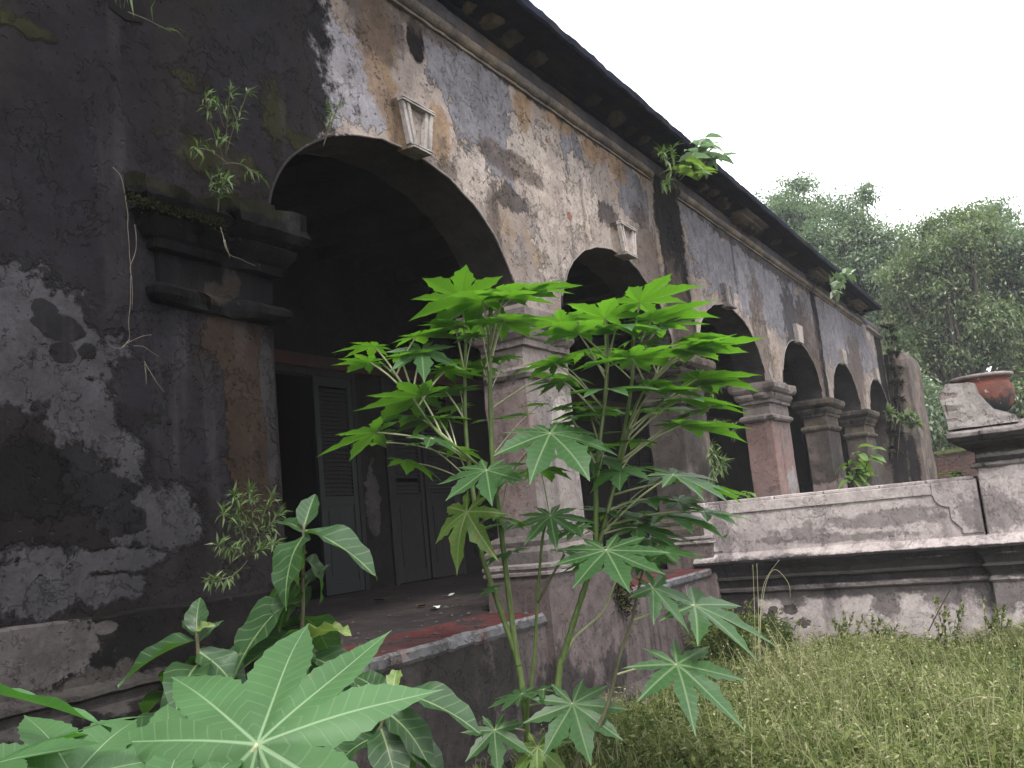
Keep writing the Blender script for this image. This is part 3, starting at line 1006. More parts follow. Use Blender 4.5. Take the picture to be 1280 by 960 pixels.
for di, (x0, x1) in enumerate(DOORS):
    zb = -.632 + .028 * (YB - 3.5) + .012
    mb = MB()
    mb.box(x0, x0 + .07, YB - .03, YB + .12, zb - .05, ZD)
    mb.box(x1 - .07, x1, YB - .03, YB + .12, zb - .05, ZD)
    mb.box(x0 + .07, x1 - .07, YB - .03, YB + .12, ZD - .07, ZD)
    d = link('door', mb.mesh('door_frame'), M['wood'], house)
    xm = (x0 + x1) / 2
    if di == 0:
        tag(d, 'doorway with only its right teal leaf closed')
        leaf_door(d, xm, x1 - .075, YB, zb, ZD - .075, 'wood_teal')
        leaf_door(d, x0 + .075, xm - .01, YB + .03, zb, ZD - .075, 'wood_teal', 1.75)
    else:
        leaf_door(d, x0 + .075, xm - .008, YB, zb, ZD - .075, 'wood', .03, (2, 4))
        leaf_door(d, xm + .008, x1 - .075, YB, zb, ZD - .075, 'wood', -.02)

# plinth bays, floor nosing, pedestals, ledge
YP = 3.42


def grid_wall(x0, x1, y, z0, z1, step=.08, jit=.008):
    nx, nzz = max(1, int((x1 - x0) / step)), max(1, int((z1 - z0) / step))
    v, f = [], []
    for i in range(nx + 1):
        for k in range(nzz + 1):
            x, z = x0 + (x1 - x0) * i / nx, z0 + (z1 - z0) * k / nzz
            v.append((x, y - jit * (nz((x, y, z), 1.3) + .5 * nz((x, y, z), 6.)), z))
    for i in range(nx):
        for k in range(nzz):
            a = i * (nzz + 1) + k
            f.append((a, a + nzz + 1, a + nzz + 2, a + 1))
    return v, f


PED = [(6.10, 7.30), (9.74, 10.8), (13.3, 14.75), (17.0, 18.3), (20.6, 22.0)]
bays = [(3.70, 6.10), (7.30, 9.74), (10.8, 13.3), (14.75, 17.0), (18.3, 20.6), (22.0, 24.9)]
for (a, b) in bays:
    v, f = grid_wall(a - .05, b + .05, YP + .045, GZ - .1, -.69)
    link('plinth_wall', mesh('plinth_wall', v, f, True), M['plinth'], house)
    # nosing: red oxide screed with a ragged broken front edge
    n = int((b - a) / .035)
    v, f = [], []
    for i in range(n + 1):
        x = a + (b - a) * i / n
        bite = max(0.0, nz((x, 4.4, 0), 2.2) + .35 * nz((x, 1, 0), 9.)) * .16
        dz = .012 * nz((x, 0, 2), 14.)
        yfr = YP + .01 + bite * .9 + .01 * nz((x, 2, 0), 17.)
        v += [(x, 3.95, -.618), (x, YP + .20, -.628), (x, yfr + .02, -.632 + dz * .3), (x, yfr, -.65 + dz - bite * .15), (x, YP + .02 + bite * .2, -.70 + dz), (x, YP + .06, -.745 + dz)]
    for i in range(n):
        for k in range(5):
            q = i * 6 + k
            f.append((q, q + 6, q + 7, q + 1))
    me = mesh('floor_nosing', v, f)
    me.materials.append(M['red_oxide'])
    me.materials.append(M['screed'])
    me.polygons.foreach_set('material_index', [0 if (i % 5) < 2 else 1 for i in range(len(f))])
    link('floor_nosing', me, None, house)
for (a, b) in PED:
    rows = [(0, GZ - .1)] + [(0, GZ + .1 * k) for k in range(1, 12)] + [(0, -.40), (0, -.37)]
    v, f = loft_rect(a, b, YP - .02, YF + .35, rows, .08, .007, seed=a)
    q = link('pedestal', mesh('pedestal', v, f), M['plinth'], house)
    v, f = loft_rect(a, b, YP - .02, YF + .35, [(.003, -.372), (.02, -.365), (.022, -.345), (.010, -.338), (.012, -.322), (.028, -.315), (.028, -.292), (.0, -.286)], .035, .006, seed=a, chip=.1)
    link('slab', mesh('pedestal_slab', v, f), M['slab'], q)
# pedestal below the left respond
zrows = [-.195, -.215, -.30, -.40, -.455]
v, f = sweep([(YF + .02, -.192), (YF - .03, -.193), (YF - .04, -.205), (YF - .042, -.28), (YF - .04, -.36), (YF - .042, -.46), (YF - .06, -.475), (YF - .095, -.487), (YF - .10, -.505),
              (YF - .075, -.52), (YF - .075, -.555), (YF - .12, -.57), (YF - .145, -.595), (YF - .145, -.62), (YF - .10, -.64), (YF - .10, -.75), (YF - .105, -1.1), (YF - .11, GZ - .1)],
             -4, 3.72, 'x', .07, .008)
link('pedestal', mesh('respond_pedestal', v, f), M['plinth_left'], house)
# stone ledge at the foot
v, f = sweep([(YP + .1, -1.40), (YP - .10, -1.41), (YP - .125, -1.43), (YP - .13, GZ - .08)], 3.7, 9.72, 'x', .05, .014)
link('foot_ledge', mesh('foot_ledge', v, f), M['plinth'], house)

# ---------------------------------------------------------------- terrace wall with its pedestal
XT = 9.80
terr = thing('terrace_wall', 'mould-stained plaster terrace wall with deep moulding running out from the building', 'wall', (XT, 2.0, GZ))


def grid_wall_y(y0, y1, x, z0, z1, step=.07, jit=.006):
    ny, nzz = max(1, int((y1 - y0) / step)), max(1, int((z1 - z0) / step))
    v, f = [], []
    for i in range(ny + 1):
        for k in range(nzz + 1):
            y, z = y0 + (y1 - y0) * i / ny, z0 + (z1 - z0) * k / nzz
            v.append((x - jit * (nz((x, y, z), 1.5) + .5 * nz((x, y, z), 6.)), y, z))
    for i in range(ny):
        for k in range(nzz):
            a = i * (nzz + 1) + k
            f.append((a, a + 1, a + nzz + 2, a + nzz + 1))
    return v, f


# dado, moulding and upper wall as one swept section
prof = [(XT + .03, GZ - .1)] + [(XT + .03, GZ + .62 * k / 8) for k in range(1, 9)] + [
    (XT - .015, -.915), (XT - .03, -.90), (XT - .03, -.875), (XT + .0, -.86), (XT - .02, -.80), (XT - .055, -.775), (XT - .055, -.755), (XT - .03, -.745), (XT - .05, -.69),
    (XT - .09, -.63), (XT - .095, -.605), (XT - .12, -.60), (XT - .125, -.575), (XT - .06, -.53), (XT - .02, -.50), (XT + .0, -.495)] + \
    [(XT, -.49 + .47 * k / 6) for k in range(1, 7)] + [(XT, .02), (XT + .01, .028), (XT + .36, .03), (XT + .38, .02), (XT + .38, GZ)]
v, f = sweep(prof, .78, 3.62, 'y', .06, .006)
me = fixn(mesh('terrace_wall', v, f))
link('wall', me, M['terrace'], terr)
# raised border round the sunken panel, right-hand corners scooped
th = .018
ztop, zin, zlo = .024, -.085, -.472


def arc(cy, cz, r, a0, a1, n=8):
    return [(cy + r * math.cos(a0 + (a1 - a0) * k / n), cz + r * math.sin(a0 + (a1 - a0) * k / n)) for k in range(n + 1)]


def border(poly, name):
    m = len(poly)
    bm = bmesh.new()
    fr = [bm.verts.new((XT - th, y, z)) for y, z in poly]
    bk = [bm.verts.new((XT + .01, y, z)) for y, z in poly]
    bm.faces.new(fr)
    for k in range(m):
        bm.faces.new((fr[k], bk[k], bk[(k + 1) % m], fr[(k + 1) % m]))
    bmesh.ops.recalc_face_normals(bm, faces=bm.faces)
    bmesh.ops.bevel(bm, geom=[e for e in bm.edges if all(abs(q.co.x - (XT - th)) < 1e-5 for q in e.verts)], offset=.006, segments=1, affect='EDGES')
    me = bpy.data.meshes.new(name)
    bm.to_mesh(me)
    bm.free()
    link('panel_border', me, M['terrace'], terr)


R_ = .11
y0p, y1p = 1.03, 3.28
# right stile with scooped corners, top rail, left stile
border([(.785, ztop), (.785, zlo), (y0p - .06, zlo), (y0p - .06, zlo + .04)] + arc(y0p - .06, zlo + .15, R_, -math.pi / 2, math.pi / 2)[0:0] +
       [(y0p - .06, zlo + .05), (y0p + .02, zlo + .14), (y0p + .02, zin - .14)] + arc(y0p + .02 - .0, zin, .13, -math.pi / 2, 0, 8)[0:] + [(y0p + .15, zin), (y0p + .15, ztop)], 'stile')
border([(y0p + .155, ztop), (y0p + .155, zin), (y1p, zin), (y1p, ztop)], 'rail')
border([(y1p + .005, ztop), (y1p + .005, zin)] + arc(y1p + .03, zin - .14, .10, math.pi / 2, math.pi * 1.5, 8) + [(y1p + .03, zlo), (3.6, zlo), (3.6, ztop)], 'stile')
# coping blocks on top
yy = .80
while yy < 3.5:
    L = rng.uniform(.34, .56)
    v, f = loft_rect(XT - .005, XT + .37, yy, min(yy + L - .008, 3.57), [(0, .028), (0, .035), (.0, .052), (-.01, .058)], .06, .005, seed=yy)
    link('coping_stone', mesh('coping_stone', v, f), M['terrace'], terr)
    yy += L
# pedestal at the outer end
rows = [(0.03, GZ - .1), (.03, GZ + .3), (.03, -.93), (.05, -.90), (.03, -.86), (.06, -.80), (.085, -.77), (.06, -.745), (.08, -.69), (.12, -.63), (.125, -.605), (.15, -.60), (.155, -.575),
        (.09, -.53), (.04, -.505), (.0, -.49), (-.0, -.44), (.0, -.2), (0, .05), (0, .125)]
v, f = loft_rect(XT - .05, XT + .9, -.75, .76, rows, .07, .006, seed=5.)
pd = link('pedestal', mesh('terrace_pedestal', v, f), M['terrace'], terr)
rows = [(.0, .115), (.03, .12), (.05, .14), (.045, .165), (.0, .18), (.002, .26), (.03, .275), (.05, .30), (.09, .31), (.14, .35), (.155, .375), (.18, .38), (.20, .42), (.20, .455), (.17, .475), (.06, .49), (.05, .525), (-.02, .53)]
v, f = loft_rect(XT - .05, XT + .9, -.75, .76, rows, .035, .010, seed=6., chip=.1)
link('pedestal_cap', mesh('pedestal_cap', v, f), M['terrace_cap'], pd)

# broken scroll of masonry on the pedestal
poly = [(.945, .50), (.98, .86), (.90, .935), (.72, .925), (.66, .90), (.64, .80), (.61, .72), (.55, .65), (.46, .60), (.38, .57), (.36, .50)]
bm = bmesh.new()
fr = [bm.verts.new((XT - .17, y - .02, z)) for y, z in poly]
bk = [bm.verts.new((XT + .16, y - .02, z)) for y, z in poly]
bm.faces.new(fr)
bm.faces.new(bk[::-1])
for k in range(len(poly)):
    bm.faces.new((fr[k], bk[k], bk[(k + 1) % len(poly)], fr[(k + 1) % len(poly)]))
bmesh.ops.triangulate(bm, faces=bm.faces)
bmesh.ops.subdivide_edges(bm, edges=bm.edges, cuts=3, use_grid_fill=True)
bmesh.ops.recalc_face_normals(bm, faces=bm.faces)
for q in bm.verts:
    c = q.co
    d = .022 * (nz(c, 5.) + .6 * nz(c, 14.))
    for (hy, hz, hr) in ((.93, .82, .075), (.915, .70, .085), (.90, .59, .05)):
        t = 1 - math.hypot((c.y - hy) / (hr * 1.6), (c.z - hz) / (hr * .55))
        if t > 0 and c.x < XT - .05:
            d -= .012 * min(1, t * 1.2) * (1 + 2 * nz(c, 20.))
    q.co = c + Vector((-d, d * .7, d * .4))
me = bpy.data.meshes.new('masonry_scroll')
bm.to_mesh(me)
bm.free()
tag(link('broken_masonry', me, M['rubble']), 'lump of broken pale masonry with brick holes left of the red urn', 'masonry')

# urn bowl on its broken foot
uc = onX(1230, 497, 9.92)
urn = thing('urn', 'wide terracotta urn blackened below standing on the terrace wall pedestal', 'urn', (XT + .16, .60, .52))


def lathe(c, prof, n=40, jit=.006):
    v, f = [], []
    for (r, z) in prof:
        for k in range(n):
            g = 2 * math.pi * k / n
            rr = r + jit * nz((math.cos(g) * 2, math.sin(g) * 2, z * 5), 2.)
            v.append((c[0] + rr * math.cos(g), c[1] + rr * math.sin(g), z))
    for i in range(len(prof) - 1):
        for k in range(n):
            f.append((i * n + k, i * n + (k + 1) % n, (i + 1) * n + (k + 1) % n, (i + 1) * n + k))
    return v, f


cx, cy = XT + .16, .60
v, f = lathe((cx, cy), [(.09, .60), (.14, .61), (.20, .645), (.24, .70), (.262, .77), (.258, .84), (.24, .90), (.232, .945), (.24, .965), (.21, .955), (.22, .88), (.19, .8), (.05, .72)])
me = fixn(mesh('urn_bowl', v, f, True))
link('bowl', me, M['urn'], urn)
v, f = lathe((cx, cy), [(.235, .955), (.268, .962), (.278, .975), (.272, .99), (.245, .996), (.215, .985), (.21, .95)], jit=.01)
link('rim', mesh('urn_rim', v, f, True), M['terrace_cap'], urn)
v, f = lathe((cx + .0, cy), [(.19, .515), (.185, .54), (.14, .555), (.09, .575), (.085, .595), (.12, .625)], jit=.012)
link('foot', mesh('urn_foot', v, f, True), M['rubble'], urn)

# ---------------------------------------------------------------- far boundary wall of brick
XB = 33.0
bw = thing('brick_wall', 'low mossy brick boundary wall beyond the end of the building', 'wall', (XB, 2.0, GZ))
mb = MB()
mb.box(XB, XB + .35, -14, 12, GZ - .1, .98)
link('mortar_core', mb.mesh('mortar_core'), M['mortar'], bw)
mb = MB()
z = GZ + .55
r = 0
while z < .93:
    y = 1.0 + (.12 if r % 2 else 0)
    while y < 6.5:
        j = rng.uniform(0, .03)
        mb.box(XB - .012 - j, XB + .05, y, y + .215 + rng.uniform(-.02, .012), z, z + .062)
        y += .235
    z += .078
    r += 1
o = link('bricks', mb.mesh('bricks'), M['brick'], bw)
o['kind'] = 'stuff'
v, f = sweep([(XB - .06, .95), (XB - .09, 1.0), (XB - .04, 1.08), (XB + .2, 1.12), (XB + .4, 1.02), (XB + .4, .95)], -14, 12, 'y', .12, .04)
link('coping', mesh('moss_coping', v, f), M['moss'], bw)


# ---------------------------------------------------------------- foliage builders
def leaf_quads(pos, dirs, nrm, L, Wd, bend=.25):
    """arrays -> kite leaves of two quads... returned as (n*4 verts, n quads)"""
    n = len(pos)
    side = np.cross(dirs, nrm)
    side /= np.linalg.norm(side, axis=1, keepdims=True) + 1e-9
    L = np.asarray(L).reshape(-1, 1)
    Wd = np.asarray(Wd).reshape(-1, 1)
    a = pos
    b = pos + dirs * L * .5 + side * Wd * .5 + nrm * L * .06
    c = pos + dirs * L - nrm * L * bend
    d = pos + dirs * L * .5 - side * Wd * .5 + nrm * L * .06
    v = np.stack([a, b, c, d], 1).reshape(-1, 3)
    f = np.arange(n * 4).reshape(n, 4)
    return v, f


def rand_unit(n, r):
    v = r.normal(size=(n, 3))
    return v / np.linalg.norm(v, axis=1, keepdims=True)


def grow_tree(name, label, cat, base, crown, mat, n_leaf, lsize, seed, group=None, limbs=9, trunk_r=.2, clump=(.5, .95), vis=None):
    """crown: list of (centre, radii) lobes; leaves gather in clumps on twigs inside the lobes"""
    r = np.random.default_rng(seed)
    rr = random.Random(seed)
    t = thing(name, label, cat, base, group)
    mb = MB()
    base = Vector(base)
    cc = Vector(np.mean([c for c, _ in crown], axis=0).tolist())
    fork = base.lerp(Vector((cc.x, cc.y, base.z + (cc.z - base.z) * .55)), .9)
    mb.tube(smooth_path([base - Vector((0, 0, .1)), base.lerp(fork, .5) + Vector((rr.uniform(-.2, .2), rr.uniform(-.2, .2), 0)), fork], 5), trunk_r, trunk_r * .65, 8)
    if len(crown) > 1 or n_leaf > 8000:
        # break every lobe into smaller boughs so that the outline is ragged and the sky shows between them
        boughs = []
        for (c, rd) in crown:
            for _ in range(7):
                u_ = Vector((rr.gauss(0, 1), rr.gauss(0, 1), rr.gauss(0, 1))).normalized() * rr.uniform(.35, .95)
                k_ = rr.uniform(.26, .5)
                boughs.append(((c[0] + u_.x * rd[0], c[1] + u_.y * rd[1], c[2] + u_.z * rd[2]), (rd[0] * k_, rd[1] * k_, rd[2] * k_ * .8)))
        crown = boughs
        limbs = 3
    tot = sum(rd[0] * rd[1] * rd[2] for _, rd in crown) ** 1.0
    V, Q, T = [], [], []
    off = 0
    for (c, rd) in crown:
        share = (rd[0] * rd[1] * rd[2]) / tot
        nl = int(n_leaf * share)
        ncl = max(5, int(nl / 110))
        # clump centres: mostly in the outer shell, uneven
        u = rand_unit(ncl, r)
        rad = r.uniform(.15, 1.25, (ncl, 1)) ** .6
        cen = np.array(c) + u * rad * np.array(rd)
        for i in range(min(limbs, ncl)):
            e = Vector(cen[i].tolist())
            mid = fork.lerp(e, .5) + Vector((rr.uniform(-.3, .3), rr.uniform(-.3, .3), rr.uniform(0, .5)))
            mb.tube(smooth_path([fork - Vector((0, 0, rr.uniform(0, .6))), mid, e], 4), trunk_r * .42, .02, 5)
        per = nl // ncl
        for i in range(ncl):
            k = int(per * rr.uniform(.55, 1.5))
            s = rr.uniform(*clump)
            p = cen[i] + r.normal(size=(k, 3)) * np.array([s, s, s * .6]) * .5
            d = rand_unit(k, r) + np.array([0, 0, -.25]) + u[i] * .5
            d /= np.linalg.norm(d, axis=1, keepdims=True)
            nn = rand_unit(k, r) * .7 + np.array([0, 0, 1.0])
            nn -= d * np.sum(nn * d, 1, keepdims=True)
            nn /= np.linalg.norm(nn, axis=1, keepdims=True)
            L = r.uniform(.7, 1.3, k) * lsize
            v, q = leaf_quads(p, d, nn, L, L * .48)
            V.append(v)
            Q.append(q + off)
            off += len(v)
            tone = rr.uniform(.05, .55)
            T.append(np.clip(tone + r.normal(size=k) * .2, 0, 1))
    me = np_mesh('crown', np.concatenate(V), np.concatenate(Q), np.concatenate(T))
    link('crown', me, M[mat], t)
    link('trunk', mb.mesh('trunk', True), M['bark'], t)
    return t


def crown_px(px, py, rx, ry, X, deep=.8):
    c = onX(px, py, X)
    a = onX(px + rx, py, X)
    b = onX(px, py - ry, X)
    ry_ = abs((a - c).y)
    rz_ = abs((b - c).z)
    return (tuple(c), (max(ry_, rz_) * deep, ry_, rz_))


def gnd(c):
    return (c[0], c[1], GZ)


C = lambda *a: crown_px(*a)
cr = [C(978, 300, 42, 78, 40), C(1000, 262, 34, 45, 40.4), C(955, 330, 40, 60, 39.5), C(1015, 340, 45, 60, 39.8)]
grow_tree('tree', 'tall loose-crowned tree rising directly behind the broken end of the cornice', 'tree', gnd(cr[0][0]), cr, 'tree_a', 42000, .16, 21, 'trees beyond the building', 9, .22, (.35, .75))
cr = [C(1062, 275, 38, 42, 37), C(1090, 320, 42, 50, 37), C(1045, 330, 45, 60, 36.6), C(1112, 315, 40, 46, 36.4), C(1140, 335, 44, 56, 36.2), C(1090, 380, 50, 55, 36.5)]
grow_tree('tree', 'grey-green tree with a pointed top, second tree right of the cornice end', 'tree', gnd(cr[0][0]), cr, 'tree_a', 42000, .15, 22, 'trees beyond the building', 9, .2, (.35, .75))
cr = [C(1190, 330, 62, 62, 33.5), C(1150, 380, 55, 60, 33.8), C(1215, 400, 62, 55, 33.6), C(1165, 300, 46, 42, 34), C(1210, 290, 40, 40, 34), C(1150, 450, 55, 45, 33.5)]
grow_tree('tree', 'broad yellowish-green tree with a dark trunk standing above the red urn', 'tree', gnd(onX(1216, 520, 34.2)), cr, 'tree_b', 54000, .14, 23, 'trees beyond the building', 10, .26, (.3, .7))
cr = [C(1262, 320, 60, 70, 36), C(1300, 390, 70, 80, 36.2), C(1240, 290, 40, 38, 36.4), C(1262, 420, 50, 50, 36.5)]
grow_tree('tree', 'spreading tree cut by the right edge of the photo', 'tree', gnd(onX(1300, 520, 36.5)), cr, 'tree_a', 56000, .15, 24, 'trees beyond the building', 10, .24, (.35, .75))
# undergrowth in front of and behind the brick wall
sh = [((1125, 500, 40, 50, 31.0), 'dense dark shrub pressed against the end of the arcade', 6500),
      ((1165, 525, 42, 42, 34.2), 'leafy shrub leaning over the mossy brick wall', 6000),
      ((1215, 520, 42, 45, 35.0), 'shady shrub behind the red urn', 6000),
      ((1268, 500, 42, 58, 35.2), 'bright leafy shrub right of the red urn', 6500),
      ((1120, 445, 34, 40, 35.5), 'tall thin bush between the cornice end and the yellowish tree', 5000)]
for i, (a, lab, n) in enumerate(sh):
    c = C(*a)
    grow_tree('shrub', lab, 'shrub', gnd(c[0]), [c], 'tree_b' if i % 2 else 'tree_a', n, .17, 40 + i, 'shrubs by the brick wall', 5, .06, (.4, .7))
# distant wood behind everything
r = np.random.default_rng(5)
n = 26000
yy = r.uniform(-40, 26, n)
zz = GZ + r.uniform(0, 1, n) ** .8 * (5.5 + 1.5 * np.sin(yy * .7) + np.sin(yy * 1.9))
pos = np.stack([58 + r.uniform(-3, 3, n), yy, zz], 1)
d = rand_unit(n, r)
nn = rand_unit(n, r) + np.array([0, 0, .6])
nn -= d * np.sum(nn * d, 1, keepdims=True)
nn /= np.linalg.norm(nn, axis=1, keepdims=True)
L = r.uniform(.4, .8, n)
v, q = leaf_quads(pos, d, nn, L, L * .6)
tag(link('far_woodland', np_mesh('far_woodland', v, q, np.clip(r.normal(.3, .2, n), 0, 1)), M['tree_a']),
    'dark mass of far-off woodland showing between the trees', 'woodland', kind='stuff')


# ---------------------------------------------------------------- castor leaves
def castor_mesh(seed, lobes=8, rows=10, droop=.18, fold=.25, wide=1.0, serr=.10, ragged=0.0, curl=0.0, sinus=.42, back=0.0):
    r = random.Random(seed)
    span = 152
    angs = [(-span + 2 * span * i / (lobes - 1)) + r.uniform(-4, 4) for i in range(lobes)]
    if lobes % 2 == 0:
        angs = [a + 8 for a in angs]
    lens = [(1.0 - .60 * (abs(a) / 165) ** 1.5) * r.uniform(.93, 1.05) for a in angs]
    sr = []
    for i in range(lobes + 1):
        if i == 0:
            sr.append((angs[0] - 20, .16))
        elif i == lobes:
            sr.append((angs[-1] + 20, .16))
        else:
            sr.append(((angs[i - 1] + angs[i]) / 2, sinus * min(lens[i - 1], lens[i]) * r.uniform(.92, 1.08)))
    V, Fc, UV = [], [], []
    ph = r.uniform(0, 6)

    def lift(x, y, lat, dirx, w):
        rr = math.hypot(x, y)
        a = math.atan2(x, y)
        z = -droop * rr ** 1.9 + fold * lat * (1 - .3 * rr) + .03 * math.sin(3 * a + ph) * rr + .015 * math.sin(7 * a + ph * 2 + rr * 6) * rr
        z -= back * max(0.0, -math.cos(a) + .15) * rr
        z -= curl * max(0.0, rr - .55) ** 2
        return z

    for i in range(lobes):
        a = math.radians(angs[i])
        d = (math.sin(a), math.cos(a))
        s = (math.cos(a), -math.sin(a))
        Ln = lens[i]
        sides = []
        for sg, (sa, rs) in ((-1, sr[i]), (1, sr[i + 1])):
            b = math.radians(sa)
            p = (rs * math.sin(b), rs * math.cos(b))
            al = p[0] * d[0] + p[1] * d[1]
            la = abs(p[0] * s[0] + p[1] * s[1])
            sides.append((al, la, p))
        base = len(V)
        for k in range(rows + 1):
            t = k / rows
            al = Ln * t
            for j, (sg, q) in enumerate(((-1, 1.0), (-1, .5), (0, 0), (1, .5), (1, 1.0))):
                if sg == 0:
                    x, y, lat = d[0] * al, d[1] * al, 0.0
                else:
                    sal, sla, sp = sides[0 if sg < 0 else 1]
                    sal = max(sal, .05)
                    if t < .35:
                        k2 = t / .35
                        ax, ay = sp[0] * k2, sp[1] * k2
                        mx_, my_ = d[0] * al, d[1] * al
                        x, y = mx_ + (ax - mx_) * q, my_ + (ay - my_) * q
                        lat = sla * k2 * q
                    else:
                        u = (t - .35) / .65
                        wmid = max(sla, .10 * Ln) * wide
                        w = (sla * (1 - u) ** 1.5 + wmid * 1.15 * (u ** .75) * (1 - u) ** .9 * 1.55) * (1 - u ** 5)
                        if 0 < u < .97:
                            w *= 1 + serr * (1 if k % 2 else -1)
                            w *= 1 - ragged * max(0, nz((i * 3.1 + sg, t * 6, seed), 1.))
                        # start of the free part follows the sinus
                        al2 = sal + (Ln - sal) * u
                        x, y = d[0] * (al * (1 - q) + al2 * q) + s[0] * sg * w * q, d[1] * (al * (1 - q) + al2 * q) + s[1] * sg * w * q
                        lat = w * q
                V.append((x, y, lift(x, y, lat, d, 1)))
                UV.append((lat, math.hypot(x, y)))
        for k in range(rows):
            for j in range(4):
                q = base + k * 5 + j
                Fc.append((q, q + 1, q + 6, q + 5))
    me = mesh('castor_leaf', V, Fc, True)
    uvl = me.uv_layers.new(name='UVMap')
    for lp in me.loops:
        uvl.data[lp.index].uv = UV[lp.vertex_index]
    bm = bmesh.new()
    bm.from_mesh(me)
    bmesh.ops.remove_doubles(bm, verts=bm.verts, dist=.0008)
    bmesh.ops.recalc_face_normals(bm, faces=bm.faces)
    if sum(fc.normal.z for fc in bm.faces) < 0:
        bmesh.ops.reverse_faces(bm, faces=bm.faces)
    bm.to_mesh(me)
    bm.free()
    return me


def elliptic_mesh(seed, w=.42, rows=12, droop=.35, fold=.5, wave=.03, name='broad_leaf', stalk=.0):
    r = random.Random(seed)
    V, Fc, UV = [], [], []
    ph = r.uniform(0, 6)
    for k in range(rows + 1):
        t = k / rows
        ww = w * (math.sin(math.pi * min(1, t ** .85)) ** .8) * .5 * (1 - .25 * t) + .001
        for j in range(7):
            u = (j - 3) / 3
            x = u * ww * (1 + .05 * math.sin(t * 21 + ph + (2 if u > 0 else 0)))
            z = -droop * t * t + fold * abs(x) + wave * math.sin(t * 15 + ph + u) * abs(u)
            y = t * (1 - .12 * droop * t)
            V.append((x, y, z))
            UV.append((abs(x), t))
    for k in range(rows):
        for j in range(6):
            q = k * 7 + j
            Fc.append((q, q + 1, q + 8, q + 7))
    me = mesh(name, V, Fc, True)
    uvl = me.uv_layers.new(name='UVMap')
    for lp in me.loops:
        uvl.data[lp.index].uv = UV[lp.vertex_index]
    return me


def frame(pos, d, up, roll=0.0, s=1.0):
    d = Vector(d).normalized()
    n = Vector(up) - d * Vector(up).dot(d)
    if n.length < 1e-4:
        n = d.orthogonal()
    n.normalize()
    n = Matrix.Rotation(roll, 3, d) @ n
    x = d.cross(n)
    m = Matrix(((x.x, d.x, n.x, pos[0]), (x.y, d.y, n.y, pos[1]), (x.z, d.z, n.z, pos[2]), (0, 0, 0, 1)))
    return m @ Matrix.Diagonal((s, s, s, 1))


def azdir(az, pitch):
    a, p = math.radians(az), math.radians(pitch)
    return (HEAD * math.cos(a) + RIGHT * math.sin(a)) * math.cos(p) + UP * math.sin(p)


CM = [castor_mesh(100 + i, lobes=(8, 9, 8, 7, 9, 8)[i], droop=(.06, .12, .2, .10, .04, .16)[i], fold=(.35, .28, .4, .3, .25, .3)[i], wide=(1.0, .9, 1.12, .95, 1.08, .85)[i], sinus=(.44, .4, .47, .42, .46, .38)[i], serr=.13, ragged=(.0, .25, .1, .3, .15, 0)[i]) for i in range(6)]
for m_ in CM:
    m_.materials.append(M['castor'])
CM_OLD = castor_mesh(130, 7, droop=.45, fold=.35, serr=.12, ragged=.6)
CM_OLD.materials.append(M['castor_old'])


class Plant:
    def __init__(s, root):
        s.root = root
        s.stems = []

    def stem(s, pts, r0, r1, mat='stem', n=8, bumps=True):
        path = smooth_path(pts, 7)
        s.stems.append(path)
        mb = MB()
        m = len(path)
        # nodes: the stem thickens a little at every leaf scar
        rad = lambda t: (r0 + (r1 - r0) * t) * (1 + .16 * max(0, math.sin(t * m * 1.3)) ** 6)
        mb.tube(path, rad if bumps else r0, r1, n)
        link('stem', mb.mesh('stem', True), M[mat], s.root)

    def nearest(s, p, drop):
        best, bd = None, 1e9
        for path in s.stems:
            for q in path:
                dz = q.z - (p.z - drop)
                d = (Vector((q.x, q.y, 0)) - Vector((p.x, p.y, 0))).length + 1.6 * abs(dz)
                if d < bd:
                    bd, best = d, q
        return best

    def petiole(s, p, d, r=.0045, drop=.12, mat='petiole', frm=None):
        a = frm or s.nearest(p, drop)
        d = Vector(d)
        mid = a.lerp(p, .55) + UP * (.05 * (p - a).length)
        mb = MB()
        mb.tube(smooth_path([a, mid, p], 6), r * 1.35, r, 6)
        link('petiole', mb.mesh('petiole', True), M[mat], s.root)


_orig_tube = MB.tube


def _tube(s, pts, r0, r1=None, n=6):
    if callable(r0):
        pts = [Vector(p) for p in pts]
        m = len(pts)
        v = []
        for i, p in enumerate(pts):
            t = (pts[min(i + 1, m - 1)] - pts[max(i - 1, 0)]).normalized()
            a = t.orthogonal() if i == 0 else (a - t * a.dot(t))
            a.normalize()
            b = t.cross(a)
            r = r0(i / (m - 1))
            for k in range(n):
                g = 2 * math.pi * k / n
                v.append(p + (a * math.cos(g) + b * math.sin(g)) * r)
        f = [(i * n + k, i * n + (k + 1) % n, (i + 1) * n + (k + 1) % n, (i + 1) * n + k) for i in range(m - 1) for k in range(n)]
        f.append(tuple(range(n - 1, -1, -1)))
        f.append(tuple((m - 1) * n + k for k in range(n)))
        s.add(v, f)
    else:
        _orig_tube(s, pts, r0, r1, n)


MB.tube = _tube


